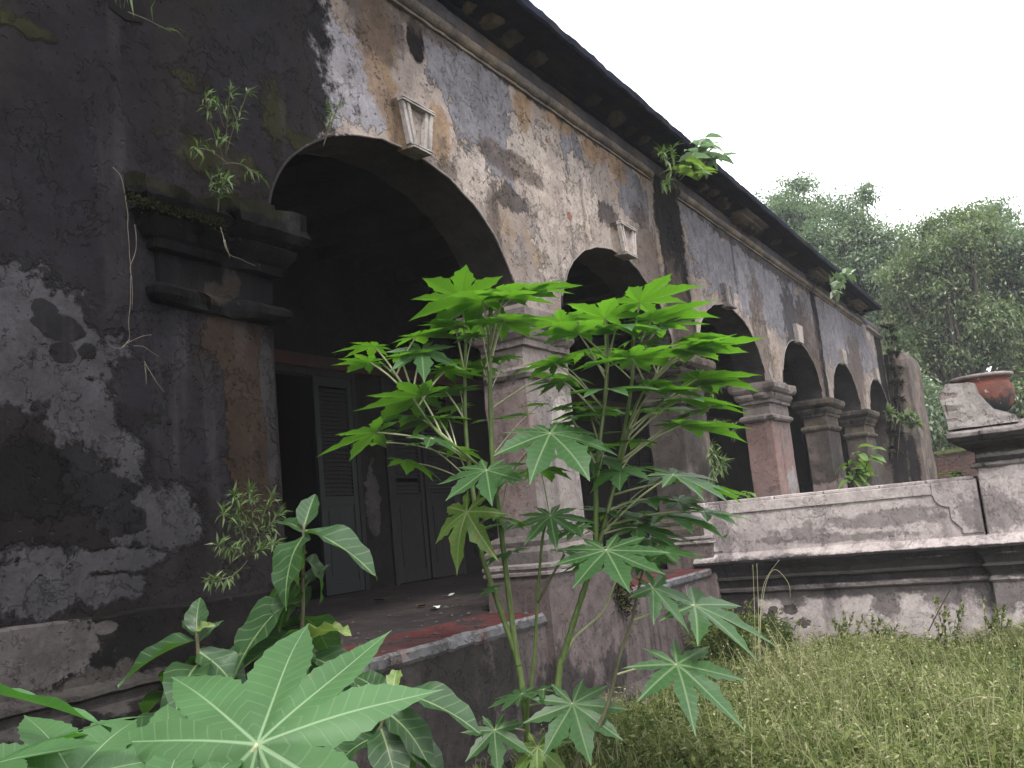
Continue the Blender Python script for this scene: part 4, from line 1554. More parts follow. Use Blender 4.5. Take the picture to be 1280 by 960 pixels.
def castor_plant(label, base, stems, leaves, depth, group, seed):
    rr = random.Random(seed)
    root = thing('castor_plant', label, 'plant', base, group)
    P_ = Plant(root)
    for (pts, r0, r1, mat) in stems:
        P_.stem([at(x, y, depth + dz) for (x, y, dz) in pts], r0, r1, mat)
    for k, (x, y, L, az, pitch, dz, roll) in enumerate(leaves):
        d_ = depth + dz
        p = at(x, y, d_)
        dirv = azdir(az, pitch)
        s = L * d_ / F * (1.10 if y < 510 else 1.2) * rr.uniform(.88, 1.08)
        old = (roll == 'old')
        rl = rr.uniform(-.15, .15) if old else math.radians(roll)
        me = CM_OLD if old else CM[rr.randrange(len(CM))]
        upv = UP + HEAD * (rr.uniform(.02, .17) if y < 500 else (rr.uniform(-.12, .08) if y < 600 else -rr.uniform(.1, .35)))
        link('leaf', me, None, root, frame(p, dirv, upv, rl, s))
        P_.petiole(p + Vector((0, 0, .002)), dirv, .0045 if L > 45 else .0028, drop=rr.uniform(.14, .26) if y < 600 else .04)
    return root


# left plant: (px, py, depth offset)
DA = 5.0
SA = [
    ([(668, 1010, 0), (660, 930, 0), (655, 880, 0), (648, 832, 0), (634, 787, 0), (608, 712, 0), (600, 682, 0), (592, 620, 0), (584, 560, .02), (581, 500, .02), (582, 430, .02)], .019, .009, 'stem'),
    ([(648, 832, 0), (643, 800, 0), (632, 710, .03), (624, 641, .05), (616, 580, .05), (613, 500, .05), (612, 430, .04), (614, 372, .04)], .017, .011, 'stem'),
    ([(658, 900, 0), (668, 818, -.05), (672, 745, -.07), (679, 668, -.1), (688, 648, -.1)], .011, .006, 'stem'),
    ([(672, 753, -.07), (690, 720, -.1), (706, 693, -.12)], .008, .005, 'stem_old'),
    ([(607, 590, 0), (575, 562, -.1), (545, 538, -.15), (515, 497, -.15), (495, 470, -.12), (474, 452, -.1)], .009, .005, 'stem'),
]
LA = [
    (577, 374, 80, 172, 16, .05, 0), (640, 366, 84, 88, 2, .0, 5), (603, 376, 84, -88, -3, -.1, 0), (622, 362, 62, 20, 8, .1, 0), (655, 362, 66, 70, 2, .1, 8), (630, 372, 60, 140, -6, -.15, 0),
    (568, 406, 50, -78, 8, -.05, 0), (628, 404, 58, 95, 4, .1, 0), (590, 422, 28, -150, 10, -.05, 0), (600, 405, 40, 160, -5, -.1, 0),
    (520, 421, 60, 60, 6, -.1, 0), (468, 434, 52, -92, 4, -.1, 0), (462, 453, 48, -88, 2, -.15, 0), (527, 438, 62, 172, -42, -.1, 0), (500, 446, 50, 80, 2, -.1, 10),
    (556, 464, 50, 85, -6, -.1, 0), (527, 496, 82, -90, -6, -.15, 6), (557, 490, 50, 60, 5, .0, 0), (548, 524, 62, -70, -4, -.05, 0), (470, 541, 62, -98, -14, -.2, 12), (538, 548, 48, 130, -26, -.2, 0),
    (608, 588, 66, -170, -30, -.25, 0), (688, 542, 84, 165, -32, -.35, 0), (584, 640, 66, -120, -60, -.2, 'old'),
    (688, 645, 64, 178, -34, -.15, 0), (690, 470, 55, 110, -8, .1, 0), (640, 690, 36, -60, -5, 0, 0), (705, 690, 40, 60, -12, -.1, 0),
    (618, 913, 50, 175, -42, -.15, 0), (652, 868, 38, -95, -14, -.15, 0), (716, 880, 66, 170, -45, -.2, 0), (680, 862, 36, -70, -12, -.1, 0), (672, 934, 52, 190, -50, -.2, 'old'), (620, 736, 22, -80, -10, -.1, 0),
    (640, 655, 34, -110, 5, .05, 0), (580, 465, 40, 120, -12, .1, 0), (520, 520, 46, -60, 6, -.1, 0),
]
_q = random.Random(77)


def extra(n, x0, x1, y0, y1, l0, l1, dz=.25):
    out = []
    for _ in range(n):
        y_ = _q.uniform(y0, y1)
        out.append((_q.uniform(x0, x1), y_, _q.uniform(l0, l1), _q.choice((-90, -70, 90, 75, 120, -120, 160, -160, 40)) + _q.uniform(-20, 20), _q.uniform(-10, 8) if y_ < 560 else _q.uniform(-30, -6), _q.uniform(-dz, dz), 0))
    return out


LA += extra(6, 545, 650, 385, 470, 28, 55) + extra(7, 470, 600, 470, 580, 30, 52) + extra(5, 610, 700, 500, 650, 30, 50)
castor_plant('left castor plant with several green stems and a yellowing leaf hanging over the verandah step', at(668, 1012, DA), SA, LA, DA, 'castor plants before the arcade', 3)
DB = 4.9
SB = [
    ([(690, 1000, 0), (698, 850, 0), (705, 818, 0), (720, 768, 0), (733, 728, 0), (743, 690, .0), (745, 640, 0), (745, 600, 0), (751, 540, 0), (757, 490, .02), (759, 440, .02), (757, 400, .02)], .019, .010, 'stem'),
    ([(733, 728, 0), (752, 668, .05), (769, 600, .08), (780, 540, .1), (790, 475, .1), (792, 415, .1)], .014, .009, 'stem'),
    ([(700, 838, 0), (716, 800, .0), (752, 766, 0), (766, 735, 0), (775, 714, 0)], .008, .005, 'petiole'),
    ([(776, 580, .08), (790, 520, .02), (803, 492, 0), (822, 470, 0)], .008, .005, 'stem'),
]
LB = [
    (800, 378, 80, 125, 10, .0, 0), (756, 398, 80, -172, 10, .0, 0), (814, 400, 80, 88, 5, .0, 0), (702, 403, 66, -140, 6, -.1, 0), (724, 418, 72, 175, 4, -.1, 0), (826, 408, 60, 80, 6, .1, 0),
    (770, 410, 60, 140, -4, -.1, 0), (864, 440, 82, 112, 3, .0, 0), (790, 448, 80, 100, -2, -.15, 0), (694, 455, 62, -120, 2, -.15, 0), (760, 452, 60, -150, -5, -.2, 0), (704, 477, 54, -80, -4, .05, 0),
    (872, 474, 86, 88, -9, .0, 0), (850, 500, 90, 92, -8, -.1, 0), (760, 486, 76, 170, -8, -.2, 0), (815, 488, 70, 130, -6, -.1, 0), (712, 527, 52, -110, -14, .1, 0), (852, 532, 82, 84, -12, -.1, 0),
    (842, 594, 84, 85, -17, -.15, 12), (862, 604, 76, 75, -18, .05, 0), (740, 570, 48, 150, -20, .1, 0), (828, 644, 80, 84, -10, .1, 0), (796, 660, 74, 110, -14, .1, 0), (760, 640, 58, 60, -8, .1, 0),
    (758, 688, 90, 172, -28, -.25, 0), (800, 690, 50, 150, -30, .0, 0), (790, 425, 40, 60, 20, .1, 0), (740, 545, 44, 80, 10, .15, 0), (800, 515, 60, 70, 0, .2, 0), (730, 440, 56, 60, 3, .15, 0),
    (806, 430, 26, 100, 10, .05, 0), (880, 640, 60, 85, -12, .1, 0), (775, 655, 50, -60, -5, .1, 0),
]
LB += extra(8, 690, 880, 415, 470, 34, 62) + extra(10, 700, 890, 470, 570, 34, 64) + extra(8, 720, 890, 570, 700, 34, 60)
castor_plant('right castor plant with the widest flat crown of bright green leaves', at(690, 1002, DB), SB, LB, DB, 'castor plants before the arcade', 4)
DE = 4.7
SE = [([(705, 1010, 0), (722, 950, 0), (740, 925, 0), (760, 880, 0), (775, 818, 0), (788, 782, 0), (798, 737, 0), (805, 708, 0)], .014, .006, 'stem_old')]
LE = [(846, 831, 92, 142, -36, -.1, 0), (868, 757, 92, 105, -26, .1, 0), (816, 735, 56, 118, -50, .0, 0), (812, 700, 40, 40, 5, .1, 0), (790, 692, 56, -160, -25, .0, 0), (830, 690, 46, 90, -8, 0, 0)]
castor_plant('low dark-stemmed castor plant with big drooping leaves over the grass', at(705, 1012, DE), SE, LE, DE, 'castor plants before the arcade', 5)

# the near castor: big leaves just in front of the camera
HERO = [castor_mesh(200 + i, lobes=(9, 8, 9)[i], rows=22, droop=(.10, .22, .16)[i], fold=(.12, .22, .16)[i], serr=.05, wide=1.12, sinus=.44, back=(.9, .6, .7)[i]) for i in range(3)]
for m_ in HERO:
    m_.materials.append(M['castor_hero'])
DH = 1.25
hb = at(300, 1750, DH + .1)
hb.z = GZ
hero = thing('castor_plant', 'close castor plant with very large pale leaves at the bottom left', 'plant', hb, 'castor plants before the arcade')
hp = Plant(hero)
hp.stem([hb, at(240, 1400, DH + .05), at(250, 1150, DH), at(262, 1040, DH)], .013, .009, 'stem')
for (x, y, L, az, pitch, dz, roll, mi) in [
        (322, 930, 292, -2, 31, .0, -3, 0), (92, 972, 200, -28, 31, -.05, 8, 1), (212, 962, 175, -22, 26, .10, 4, 2), (300, 1015, 190, 60, 12, .14, 0, 1),
        (-20, 960, 190, 60, 16, -.1, -6, 2), (420, 1010, 170, 75, 6, .2, 0, 2), (190, 1040, 220, -10, 30, -.12, 0, 0)]:
    d_ = DH + dz
    p = at(x, y, d_)
    dv = azdir(az, pitch)
    link('leaf', HERO[mi], None, hero, frame(p, dv, UP, math.radians(roll), L * d_ / F))
    hp.petiole(p, dv, .0035, drop=.1)

blade = elliptic_mesh(333, w=.22, rows=14, droop=.12, fold=.5, wave=.02, name='castor_lobe')
blade.materials.append(M['castor_hero'])
_b, _t = at(-60, 858, 1.2), at(146, 886, 1.22)
_m = frame(_b, _t - _b, UP + HEAD * .30, 0, (_t - _b).length * 1.02)
link('leaf', blade, None, hero, _m)
# ---------------------------------------------------------------- broad-leaved plants by the respond
BM = [elliptic_mesh(300 + i, w=(.58, .64, .52, .62)[i], droop=(.3, .5, .2, .7)[i], fold=(.45, .3, .5, .35)[i], wave=(.03, .045, .025, .05)[i]) for i in range(4)]
for m_ in BM:
    m_.materials.append(M['broad'])
BMP = elliptic_mesh(320, w=.5, droop=.4, fold=.5, wave=.07)
BMP.materials.append(M['broad_pale'])


def leaf_pt(root, me, b, tip, up=UP, roll=0.0, wscale=1.0):
    b, tip = Vector(b), Vector(tip)
    d = tip - b
    m = frame(b, d, up, roll, d.length * 1.04)
    if wscale != 1.0:
        m = m @ Matrix.Diagonal((wscale, 1, 1, 1))
    return link('leaf', me, None, root, m)


def broad_plant(label, base, stem, leaves, depth, seed, group):
    rr = random.Random(seed)
    root = thing('broad_leaved_plant', label, 'plant', base, group)
    mb = MB()
    mb.tube(smooth_path([base] + [at(x, y, depth) for x, y in stem], 5), .013, .006, 7)
    link('stem', mb.mesh('stem', True), M['stem_old'], root)
    for (bx, by, tx, ty, dz, roll, mi) in leaves:
        leaf_pt(root, BMP if mi < 0 else BM[mi], at(bx, by, depth), at(tx, ty, depth + dz), UP - FWD * .35, math.radians(roll))
    return root


b = at(378, 860, 3.7)
b.z = GZ
broad_plant('large-leaved weed with tall stem and a pale curled leaf before the first arch', b, [(378, 860), (378, 760), (379, 700), (380, 655)], [
    (380, 660, 392, 612, .12, 10, 2), (382, 668, 330, 722, -.25, 18, 1), (382, 664, 476, 690, -.12, -10, 0), (380, 665, 350, 640, .2, 0, 2), (381, 700, 432, 730, .1, 30, 3),
    (379, 745, 274, 784, -.3, 12, 1), (379, 760, 330, 735, .3, 0, 0), (379, 735, 408, 700, .1, 0, 2), (388, 800, 432, 762, -.12, -30, -1), (378, 790, 262, 828, -.35, 10, 0), (378, 800, 350, 770, .2, 0, 1),
    (380, 820, 462, 838, -.15, -12, 0), (378, 830, 300, 850, -.3, 8, 3), (380, 690, 362, 715, -.15, 20, -1), (380, 845, 430, 870, -.3, 0, 1), (378, 720, 335, 770, -.2, 20, 0), (379, 770, 425, 800, .2, -20, 1), (379, 780, 300, 800, .1, 10, 0), (380, 810, 420, 850, .1, 0, 3), (379, 800, 330, 880, -.3, 0, 1), (380, 730, 350, 760, .3, 0, 2), (378, 830, 410, 820, .3, 0, 0), (379, 860, 350, 900, -.3, 0, 1), (379, 860, 450, 860, .3, 0, 0)], 3.7, 1, 'broad-leaved weeds by the pier')
b = at(246, 900, 3.45)
b.z = GZ
broad_plant('smaller broad-leaved weed with a crumpled upright leaf against the left wall', b, [(246, 900), (248, 830), (246, 790)], [
    (246, 792, 244, 742, .05, 0, 1), (246, 795, 232, 765, .1, 0, 2), (246, 800, 142, 828, -.12, 10, 0), (246, 806, 275, 770, .1, 0, 2), (248, 830, 300, 800, .2, 0, 0), (248, 815, 318, 852, -.1, 0, 1),
    (246, 790, 258, 775, -.05, 30, -1), (248, 850, 190, 880, -.2, 0, 3), (248, 840, 200, 830, .2, 0, 0), (248, 860, 300, 870, -.2, 10, 1), (248, 830, 215, 860, -.3, 0, 0), (248, 850, 280, 890, -.2, 0, 3), (248, 825, 290, 835, .3, 0, 1), (248, 860, 170, 860, .2, 0, 0), (248, 870, 240, 910, -.2, 0, 1)], 3.45, 2, 'broad-leaved weeds by the pier')
b = at(470, 960, 3.3)
b.z = GZ
broad_plant('low broad-leaved weed below the verandah step with long leaf pointing right', b, [(470, 960), (480, 900), (490, 860)], [
    (500, 868, 604, 886, -.1, -8, 0), (492, 862, 494, 826, .1, 0, -1), (480, 880, 420, 850, .2, 0, 1), (480, 890, 560, 930, -.1, 0, 3), (478, 900, 575, 960, 0, 0, 0), (478, 880, 530, 850, .3, 0, 2),
    (476, 910, 500, 975, -.2, 0, 1), (480, 870, 440, 830, .1, 0, 0), (474, 920, 400, 940, -.1, 0, 1), (478, 905, 520, 890, .3, 0, 3), (474, 930, 390, 900, .3, 0, 2)], 3.3, 3, 'broad-leaved weeds by the pier')
b = at(120, 1000, 2.9)
b.z = GZ
broad_plant('shaded broad-leaved weed half hidden under the close castor leaves', b, [(200, 1010), (205, 960), (200, 920)], [
    (200, 920, 130, 905, .1, 0, 0), (200, 925, 270, 880, .1, 0, 1), (200, 930, 160, 880, .3, 0, 2), (202, 940, 330, 930, .0, 0, 0), (202, 935, 90, 950, 0, 0, 1), (200, 930, 250, 900, .3, 0, 3),
    (204, 950, 300, 900, .3, 0, 1), (204, 950, 380, 960, .2, 0, 0)], 3.1, 4, 'broad-leaved weeds by the pier')


# ---------------------------------------------------------------- small plants rooted in the walls
def sprig_plant(name, label, root_pt, stems, nleaf, L, Wd, seed, mat='fern', group=None, stem_r=.003, whorl=True, cat='plant'):
    """stems: lists of world points; leaves clustered towards the tips"""
    r = np.random.default_rng(seed)
    t = thing(name, label, cat, root_pt, group)
    mb = MB()
    pos, dirs = [], []
    for pts in stems:
        path = smooth_path(pts, 5)
        mb.tube(path, stem_r, stem_r * .5, 5)
        m = len(path)
        for k in range(nleaf):
            u = r.uniform(.15, 1.0) ** (.45 if whorl else .9)
            q = path[min(m - 1, int(u * (m - 1)))]
            tn = (path[min(m - 1, int(u * (m - 1)) + 1)] - path[max(0, int(u * (m - 1)) - 1)]).normalized()
            d = Vector(r.normal(size=3).tolist()) * .8 + tn * .6
            if d.y > .2:
                d.y *= -.6
            pos.append(tuple(q))
            dirs.append(tuple(d.normalized()))
    pos, dirs = np.array(pos), np.array(dirs)
    n = len(pos)
    nn = rand_unit(n, r) * .6 + np.array([0, -.3, 1.])
    nn -= dirs * np.sum(nn * dirs, 1, keepdims=True)
    nn /= np.linalg.norm(nn, axis=1, keepdims=True)
    Ls = r.uniform(.6, 1.25, n) * L
    v, q = leaf_quads(pos, dirs, nn, Ls, Ls * Wd, .2)
    link('foliage', np_mesh('foliage', v, q, np.clip(r.normal(.45, .25, n), 0, 1)), M[mat], t)
    link('stem', mb.mesh('stem', True), M['twig'], t)
    return t


def wp(px, py, Y):
    return onY(px, py, Y)


sprig_plant('wall_weed', 'feathery weed growing high on the black wall left of the first arch', wp(282, 195, 3.58),
            [[wp(282, 195, 3.58), wp(292, 160, 3.5), wp(312, 110, 3.42)], [wp(282, 195, 3.58), wp(284, 150, 3.48), wp(288, 108, 3.4)], [wp(275, 190, 3.58), wp(262, 150, 3.5), wp(256, 118, 3.45)],
             [wp(280, 160, 3.5), wp(270, 130, 3.45), wp(262, 125, 3.4)]], 26, .065, .16, 61, group='weeds rooted in the walls')
sprig_plant('wall_weed', 'long-leaved weed sprouting above the blackened capital', wp(272, 190, 3.58),
            [[wp(285, 205, 3.58), wp(262, 188, 3.48), wp(240, 185, 3.42)], [wp(280, 205, 3.58), wp(275, 185, 3.5), wp(272, 172, 3.45)], [wp(275, 205, 3.58), wp(300, 205, 3.48), wp(328, 222, 3.4)]], 12, .085, .17, 62, group='weeds rooted in the walls')
sprig_plant('wall_weed', 'bushy upright weed rooted on top of the blackened capital', wp(272, 268, 3.45),
            [[wp(272, 268, 3.46), wp(272, 245, 3.42), wp(262, 222, 3.38)], [wp(272, 268, 3.46), wp(276, 240, 3.4), wp(285, 222, 3.36)], [wp(272, 268, 3.46), wp(274, 240, 3.4), wp(274, 218, 3.38)]], 34, .06, .17, 63, group='weeds rooted in the walls')
sprig_plant('wall_weed', 'pale tuft of weed at the crown of the first arch left of its keystone', wp(404, 183, 3.56),
            [[wp(404, 183, 3.57), wp(412, 155, 3.5), wp(408, 128, 3.45)], [wp(404, 183, 3.57), wp(416, 150, 3.5), wp(424, 130, 3.45)], [wp(404, 183, 3.57), wp(410, 160, 3.5), wp(415, 140, 3.42)]], 16, .06, .14, 64, group='weeds rooted in the walls')
sprig_plant('wall_weed', 'mass of thin-leaved weed with tiny white flowers at the foot of the pier', wp(310, 700, 3.3),
            [[wp(310, 700, 3.35), wp(300, 660, 3.25), wp(275, 640, 3.15)], [wp(310, 700, 3.35), wp(305, 650, 3.2), wp(290, 615, 3.15)], [wp(310, 700, 3.35), wp(315, 650, 3.2), wp(312, 612, 3.1)],
             [wp(310, 700, 3.35), wp(325, 655, 3.2), wp(340, 618, 3.15)], [wp(310, 700, 3.35), wp(330, 665, 3.2), wp(352, 640, 3.15)], [wp(310, 700, 3.35), wp(300, 690, 3.2), wp(268, 680, 3.15)],
             [wp(310, 700, 3.35), wp(290, 720, 3.2), wp(255, 728, 3.15)], [wp(310, 700, 3.35), wp(320, 690, 3.2), wp(345, 680, 3.15)]], 60, .06, .15, 65, group='weeds rooted in the walls')
sprig_plant('wall_weed', 'hanging fern on the dark pier left of the reddish pier', wp(890, 520, 3.55),
            [[wp(880, 540, 3.56), wp(892, 560, 3.45), wp(900, 590, 3.45)], [wp(880, 540, 3.56), wp(886, 565, 3.45), wp(890, 600, 3.46)], [wp(880, 540, 3.56), wp(895, 530, 3.4), wp(918, 540, 3.3)], [wp(880, 540, 3.56), wp(893, 570, 3.45), wp(905, 580, 3.45)],
             [wp(875, 500, 3.56), wp(880, 480, 3.45), wp(870, 465, 3.4)], [wp(875, 500, 3.56), wp(890, 490, 3.45), wp(898, 478, 3.4)]], 60, .13, .16, 66, group='weeds rooted in the walls')
sprig_plant('wall_weed', 'tuft of dry ferns below the roof edge at the break in the string course', wp(835, 220, 3.5),
            [[wp(845, 225, 3.5), wp(835, 205, 3.3), wp(825, 190, 3.2)], [wp(845, 225, 3.5), wp(838, 225, 3.3), wp(828, 232, 3.25)], [wp(850, 225, 3.5), wp(842, 210, 3.3), wp(838, 185, 3.2)]], 40, .16, .14, 67, group='weeds rooted in the walls')
sprig_plant('wall_weed', 'grassy tuft in the dark hole at the top left of the wall', wp(155, 8, 3.55),
            [[wp(150, 10, 3.57), wp(148, -10, 3.5), wp(140, -25, 3.45)], [wp(155, 10, 3.57), wp(158, -8, 3.5), wp(165, -20, 3.45)], [wp(160, 15, 3.57), wp(185, 25, 3.5), wp(214, 40, 3.48)]], 7, .12, .08, 68, group='weeds rooted in the walls')
mb = MB()
p = wp(155, 2, 3.6)
mb.add([(p.x + .12 * math.cos(k * .785) * (1 + .2 * math.sin(k * 3)), YF - skin(p.x, p.z) - .006, p.z + .10 * math.sin(k * .785)) for k in range(8)] + [],
       [tuple(range(8))])
link('hole', mb.mesh('hole'), M['dark'], house)  # flat disc coloured with the darkness of a hollow
sprig_plant('ivy', 'ivy mat climbing the end block of the arcade', wp(1112, 560, 3.6),
            [[onX(1112 + rng.uniform(-3, 14), 575, 24.9), onX(1112 + rng.uniform(-4, 16), 480, 24.85), onX(1105 + rng.uniform(-4, 16), 400, 24.8)] for _ in range(5)], 80, .16, .55, 69, 'moss_dark', None, .008, False, 'climber')
sprig_plant('wall_weed', 'leafy weed drooping from the broken end of the cornice', wp(1050, 350, 3.3),
            [[wp(1040, 345, 3.3), wp(1046, 350, 3.1), wp(1052, 352, 3.0)], [wp(1040, 345, 3.3), wp(1038, 355, 3.1), wp(1044, 368, 3.0)], [wp(1040, 345, 3.3), wp(1050, 342, 3.1), wp(1062, 345, 3.0)]], 26, .2, .5, 70, 'tree_a', 'weeds rooted in the walls')
sprig_plant('wall_weed', 'bush sprouting from the end block beside the last arch', onX(1120, 530, 24.9),
            [[onX(1120, 530, 24.9), onX(1125, 522, 24.2), onX(1140, 518, 23.6)], [onX(1120, 530, 24.9), onX(1130, 530, 24.2), onX(1148, 528, 23.6)], [onX(1118, 532, 24.9), onX(1112, 520, 24.2), onX(1110, 512, 23.8)]], 60, .2, .5, 71, 'tree_b', 'weeds rooted in the walls')


def leafy(name, label, root_pt, tips, L, mat_mesh, seed, per=5, group=None, roots=None):
    """small plant with separate elliptic leaves"""
    rr = random.Random(seed)
    t = thing(name, label, 'plant', root_pt, group)
    mb = MB()
    root_pt = Vector(root_pt)
    for tp in tips:
        tp = Vector(tp)
        path = smooth_path([root_pt, root_pt.lerp(tp, .5) + Vector((rr.uniform(-.02, .02), 0, .03)), tp], 5)
        mb.tube(path, .010 * L / .2, .004 * L / .2, 5)
        for k in range(per):
            u = .45 + .55 * k / max(1, per - 1)
            q = path[min(len(path) - 1, int(u * (len(path) - 1)))]
            a = rr.uniform(0, 6.28)
            d = Vector((math.cos(a), math.sin(a) - .3, rr.uniform(-.35, .55))).normalized()
            l_ = L * rr.uniform(.7, 1.15)
            link('leaf', mat_mesh[rr.randrange(len(mat_mesh))], None, t, frame(q, d, UP, rr.uniform(-.4, .4), l_))
    link('stem', mb.mesh('stem', True), M['stem_old'], t)
    return t


SM = [elliptic_mesh(340 + i, w=.5, rows=6, droop=.3 + .2 * i, fold=.4, wave=.02, name='small_leaf') for i in range(2)]
for m_ in SM:
    m_.materials.append(leafmat('roof_plant_leaf', (0.16, 0.24, 0.16), (0.13, 0.2, 0.12), (0.22, 0.36, 0.16), (0.3, 0.38, 0.24), tw=.4, rough=.5, freq=7))
SM2 = [elliptic_mesh(350 + i, w=.55, rows=6, droop=.3 + .2 * i, fold=.4, wave=.02, name='small_leaf') for i in range(2)]
for m_ in SM2:
    m_.materials.append(leafmat('sapling_leaf', (0.14, 0.24, 0.07), (0.12, 0.21, 0.06), (0.3, 0.5, 0.06), (0.3, 0.38, 0.2), tw=.4, rough=.5, freq=7))
leafy('roof_sapling', 'leafy sapling growing on the roof edge against the sky', wp(868, 212, 3.12), [wp(872, 182, 3.1), wp(892, 185, 3.05), wp(900, 198, 3.0), wp(866, 196, 3.0), wp(880, 172, 3.1)], .31, SM, 81, 6)
leafy('roof_sapling', 'smaller yellow-green sapling hanging below the roof edge', wp(862, 215, 3.3), [wp(856, 200, 3.05), wp(866, 222, 3.05), wp(848, 215, 3.1), wp(880, 218, 3.0)], .24, SM2, 82, 5)
leafy('sapling', 'leafy sapling before the last two piers of the arcade', onX(1075, 612, 17.5), [onX(1072, 560, 17.4), onX(1085, 575, 17.3), onX(1060, 580, 17.3), onX(1078, 590, 17.2), onX(1066, 568, 17.2), onX(1090, 562, 17.3), onX(1062, 598, 17.2)], .30, SM2, 83, 6)
leafy('seedling', 'small seedling on the terrace wall top at the foot of the reddish pier', Vector((10.0, 3.05, .05)), [Vector((9.95, 3.0, .12)), Vector((9.95, 3.1, .13)), Vector((9.9, 2.95, .1)), Vector((9.95, 3.2, .11))], .085, SM2, 84, 5)
leafy('seedling', 'tiny bright seedling on the terrace wall top beside the urn pedestal', Vector((10.0, .98, .05)), [Vector((9.95, .93, .09)), Vector((9.95, 1.03, .09)), Vector((9.9, .98, .09))], .10, SM2, 85, 5)


# dry vines on the black wall
def vine(label, paths, r=.0019, name='dry_vine', mat='twig', cat='vine', group='dead vines on the wall'):
    t = thing(name, label, cat, paths[0][0], group)
    for pth in paths:
        mb = MB()
        sp = smooth_path(pth, 6)
        sp = [q + Vector((.008 * nz(q, 14.), -.004, .008 * nz(q + Vector((5, 0, 0)), 14.))) for q in sp]
        mb.tube(sp, r, r * .6, 5)
        link('stem', mb.mesh('stem', True), M[mat], t)
    return t


vine('long dead vine hanging down the black wall past the capital end', [[wp(140, 208, 3.56), wp(152, 225, 3.54), wp(158, 262, 3.54), wp(160, 300, 3.54), wp(163, 345, 3.55), wp(161, 395, 3.55), wp(160, 430, 3.55)],
     [wp(168, 282, 3.52), wp(170, 310, 3.52), wp(162, 335, 3.54), wp(165, 352, 3.54), wp(164, 385, 3.55)], [wp(160, 425, 3.55), wp(150, 436, 3.53), wp(134, 430, 3.5)], [wp(152, 434, 3.54), wp(166, 424, 3.53), wp(188, 418, 3.52)],
     [wp(166, 432, 3.55), wp(180, 434, 3.54), wp(198, 446, 3.53)]])
vine('short dead root on the bare plaster below the long vine', [[wp(180, 452, 3.57), wp(190, 470, 3.55), wp(198, 482, 3.55), wp(204, 490, 3.56)], [wp(181, 455, 3.57), wp(182, 480, 3.56)]])
vine('root strands trailing over the middle of the blackened capital', [[wp(275, 285, 3.42), wp(282, 310, 3.38), wp(288, 320, 3.38), wp(300, 325, 3.38), wp(318, 332, 3.4)], [wp(280, 300, 3.4), wp(284, 312, 3.38), wp(286, 322, 3.38)]], .0022)

# moss bracket on the broken shoulder of the first pedestal
rr = np.random.default_rng(91)
n = 900
c = onY(776, 745, YP - .02)
pos = c[:] + rr.normal(size=(n, 3)) * np.array([.07, .03, .07])
d = rand_unit(n, rr) + np.array([0, -.5, -.5])
d /= np.linalg.norm(d, axis=1, keepdims=True)
nn = rand_unit(n, rr)
nn -= d * np.sum(nn * d, 1, keepdims=True)
nn /= np.linalg.norm(nn, axis=1, keepdims=True)
v, q = leaf_quads(pos, d, nn, rr.uniform(.02, .05, n), rr.uniform(.012, .02, n))
tag(link('moss_clump', np_mesh('moss_clump', v, q, np.clip(rr.normal(.5, .3, n), 0, 1)), M['moss_dark']), 'clump of moss on the broken corner of the first pedestal', 'moss')
# moss and small weeds on the capital ledge
n = 700
px_ = rr.uniform(158, 282, n)
pos = np.array([tuple(wp(x, 247 + (x - 158) * .27 + rr.normal() * 4, 3.44)) for x in px_])
d = rand_unit(n, rr) + np.array([0, -.6, .4])
d /= np.linalg.norm(d, axis=1, keepdims=True)
nn = rand_unit(n, rr)
nn -= d * np.sum(nn * d, 1, keepdims=True)
nn /= np.linalg.norm(nn, axis=1, keepdims=True)
v, q = leaf_quads(pos, d, nn, rr.uniform(.01, .03, n), rr.uniform(.006, .012, n))
tag(link('moss_clump', np_mesh('capital_moss', v, q, np.clip(rr.normal(.2, .2, n), 0, 1)), M['moss_dark']), 'dark moss fringe along the crumbled top of the blackened capital', 'moss')

# ---------------------------------------------------------------- grass and weeds
r = np.random.default_rng(17)


